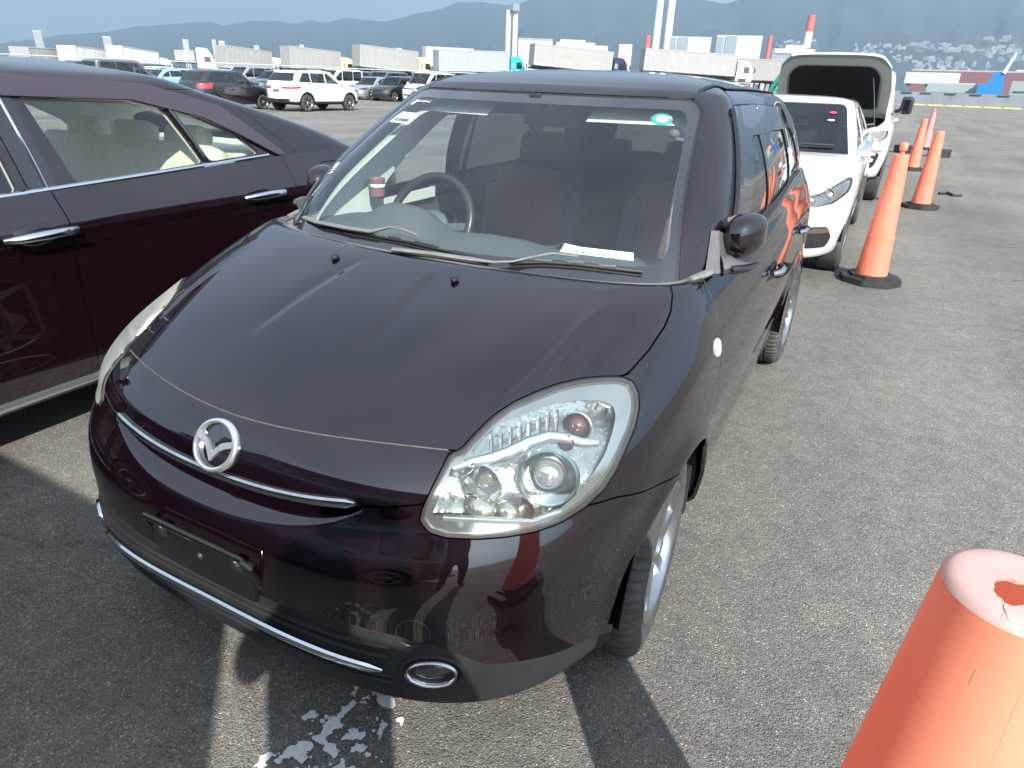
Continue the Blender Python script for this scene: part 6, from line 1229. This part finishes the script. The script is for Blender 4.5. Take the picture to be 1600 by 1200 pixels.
    if knob: MB().lathe([(.016, h+.01), (.016, h+.035), (.030, h+.042), (.033, h+.085), (.026, h+.098), (.001, h+.10)], 20).build('knob', m, o)
    return o
cone(1.352, -.085, 'sun bleached orange bollard cone with a torn open top, closest to the camera', hole=True, h=1.04, rz=.3, r1=.066, r0=.14, m=cone_plastic('cone_bleached', (.90, .40, .25), .40, 5))
cone(1.23, 5.70, 'tall orange bollard cone with a knob on top beside the white hatchback', knob=True, rz=.2)
cone(1.69, 10.8, 'orange bollard cone on a flat base, rightmost of those in the distance', rz=.5)
cone(1.63, 16.87, 'orange bollard cone standing in front of the faded pink one', rz=.1)
cone(2.02, 24.4, 'faded pink bollard cone with a white tip, farthest of the line', m=fade, knob=True, h=1.06)
for k, (x, y) in enumerate(((1.45, 22.3), (2.3, 21.6))):
    o = empty('spare_cone_base', (x, y, 0), .4*k, ('stack of black rubber cone bases left of the faded pink cone', 'stack of black rubber cone bases right of the faded pink cone')[k], 'cone base')
    q = [(.28*math.cos(a+PI/8), .28*math.sin(a+PI/8)) for a in np.arange(8)*PI/4]
    for j in range(3): MB().prism(q, .07*j, .07*j+.062).build('slab', rub, o)
tag(MB().tube([(2.0, 12.7, .02), (2.12, 12.8, .03), (2.2, 12.62, .02), (2.32, 12.7, .02)], .025, 6).build('rag', rub), 'small dark scrap lying on the asphalt right of the off-road car', 'scrap')
# ------------------------------------------------------------------ the photographer, just behind the lens: a shadow and a reflection
def person(loc, rz):
    o = bpy.data.meshes.new('person'); J = {'pel': (0, 0, .93), 'waist': (0, .0, 1.08), 'chest': (0, -.01, 1.30), 'neck': (0, .01, 1.45), 'head': (0, .05, 1.55), 'crown': (0, .05, 1.66)}
    for s_, t in ((-1, 'l'), (1, 'r')): J.update({'hip'+t: (s_*.10, 0, .88), 'knee'+t: (s_*.12, .03, .48), 'ank'+t: (s_*.13, -.02, .08), 'toe'+t: (s_*.15, .15, .04), 'sh'+t: (s_*.18, 0, 1.38), 'el'+t: (s_*.27, .16, 1.15), 'wr'+t: (s_*.085, .34, 1.36), 'hd'+t: (s_*.075, .385, 1.40)})
    E_ = [('pel', 'waist'), ('waist', 'chest'), ('chest', 'neck'), ('neck', 'head'), ('head', 'crown')]
    for t in 'lr': E_ += [('pel', 'hip'+t), ('hip'+t, 'knee'+t), ('knee'+t, 'ank'+t), ('ank'+t, 'toe'+t), ('chest', 'sh'+t), ('sh'+t, 'el'+t), ('el'+t, 'wr'+t), ('wr'+t, 'hd'+t)]
    ks = list(J); o.from_pydata([J[k_] for k_ in ks], [(ks.index(a), ks.index(b_)) for a, b_ in E_], []); ob = bpy.data.objects.new('person', o); COL.objects.link(ob)
    R0 = {'pel': .15, 'waist': .135, 'chest': .15, 'neck': .06, 'head': .095, 'crown': .07, 'hip': .095, 'knee': .062, 'ank': .045, 'toe': .04, 'sh': .075, 'el': .048, 'wr': .034, 'hd': .036}
    sm = ob.modifiers.new('skin', 'SKIN')
    for i, k_ in enumerate(ks): r = R0[k_[:-1] if k_ not in R0 else k_]; o.skin_vertices[0].data[i].radius = (r, r*.8 if k_ in ('chest', 'waist', 'pel') else r)
    o.skin_vertices[0].data[0].use_root = True; ob.modifiers.new('sub', 'SUBSURF').levels = 2
    dg = bpy.context.evaluated_depsgraph_get(); me = bpy.data.meshes.new_from_object(ob.evaluated_get(dg)); bpy.data.objects.remove(ob); me.name = 'person'
    me.polygons.foreach_set('use_smooth', [True]*len(me.polygons)); me.materials.clear(); p_ = link('person', me, mat('dark_clothes', (.03, .032, .04), .85), None, loc, (0, 0, rz)); tag(p_, 'person in dark work clothes holding up a phone to photograph the car', 'person')
    MB().ell((0, .02, 1.60), (.088, .098, .098)).build('hair', mat('hair_black', (.01, .008, .008), .6), p_)
    return p_
fw = Vector((F_.x, F_.y, 0)).normalized(); pp_ = CAMP-fw*.43; person((pp_.x, pp_.y, 0), math.atan2(fw.y, fw.x)-PI/2)
ph = MB().box((0, 0, 0), (.16, .010, .078), bev=.004).build('phone', MATS['black_gloss'], None, CAMP-F_*.022); ph.rotation_euler = Matrix((R_, F_, U_)).transposed().to_euler(); tag(ph, 'black phone held up in both hands at eye level', 'phone')
# ------------------------------------------------------------------ hazy air over the whole place
def haze(dens):
    m = bpy.data.materials.new('haze'); m.use_nodes = True; nt = m.node_tree; nt.nodes.remove(nt.nodes['Principled BSDF']); v = nd(nt, 'ShaderNodeVolumePrincipled', Density=dens, Color=(.51, .67, .84, 1), Anisotropy=.5); nt.links.new(v.outputs[0], nt.nodes['Material Output'].inputs['Volume'])
    return tag(MB().box((0, 3000, 745), (24000, 15000, 1500)).build('haze', m), kind='stuff')
haze(.00019)
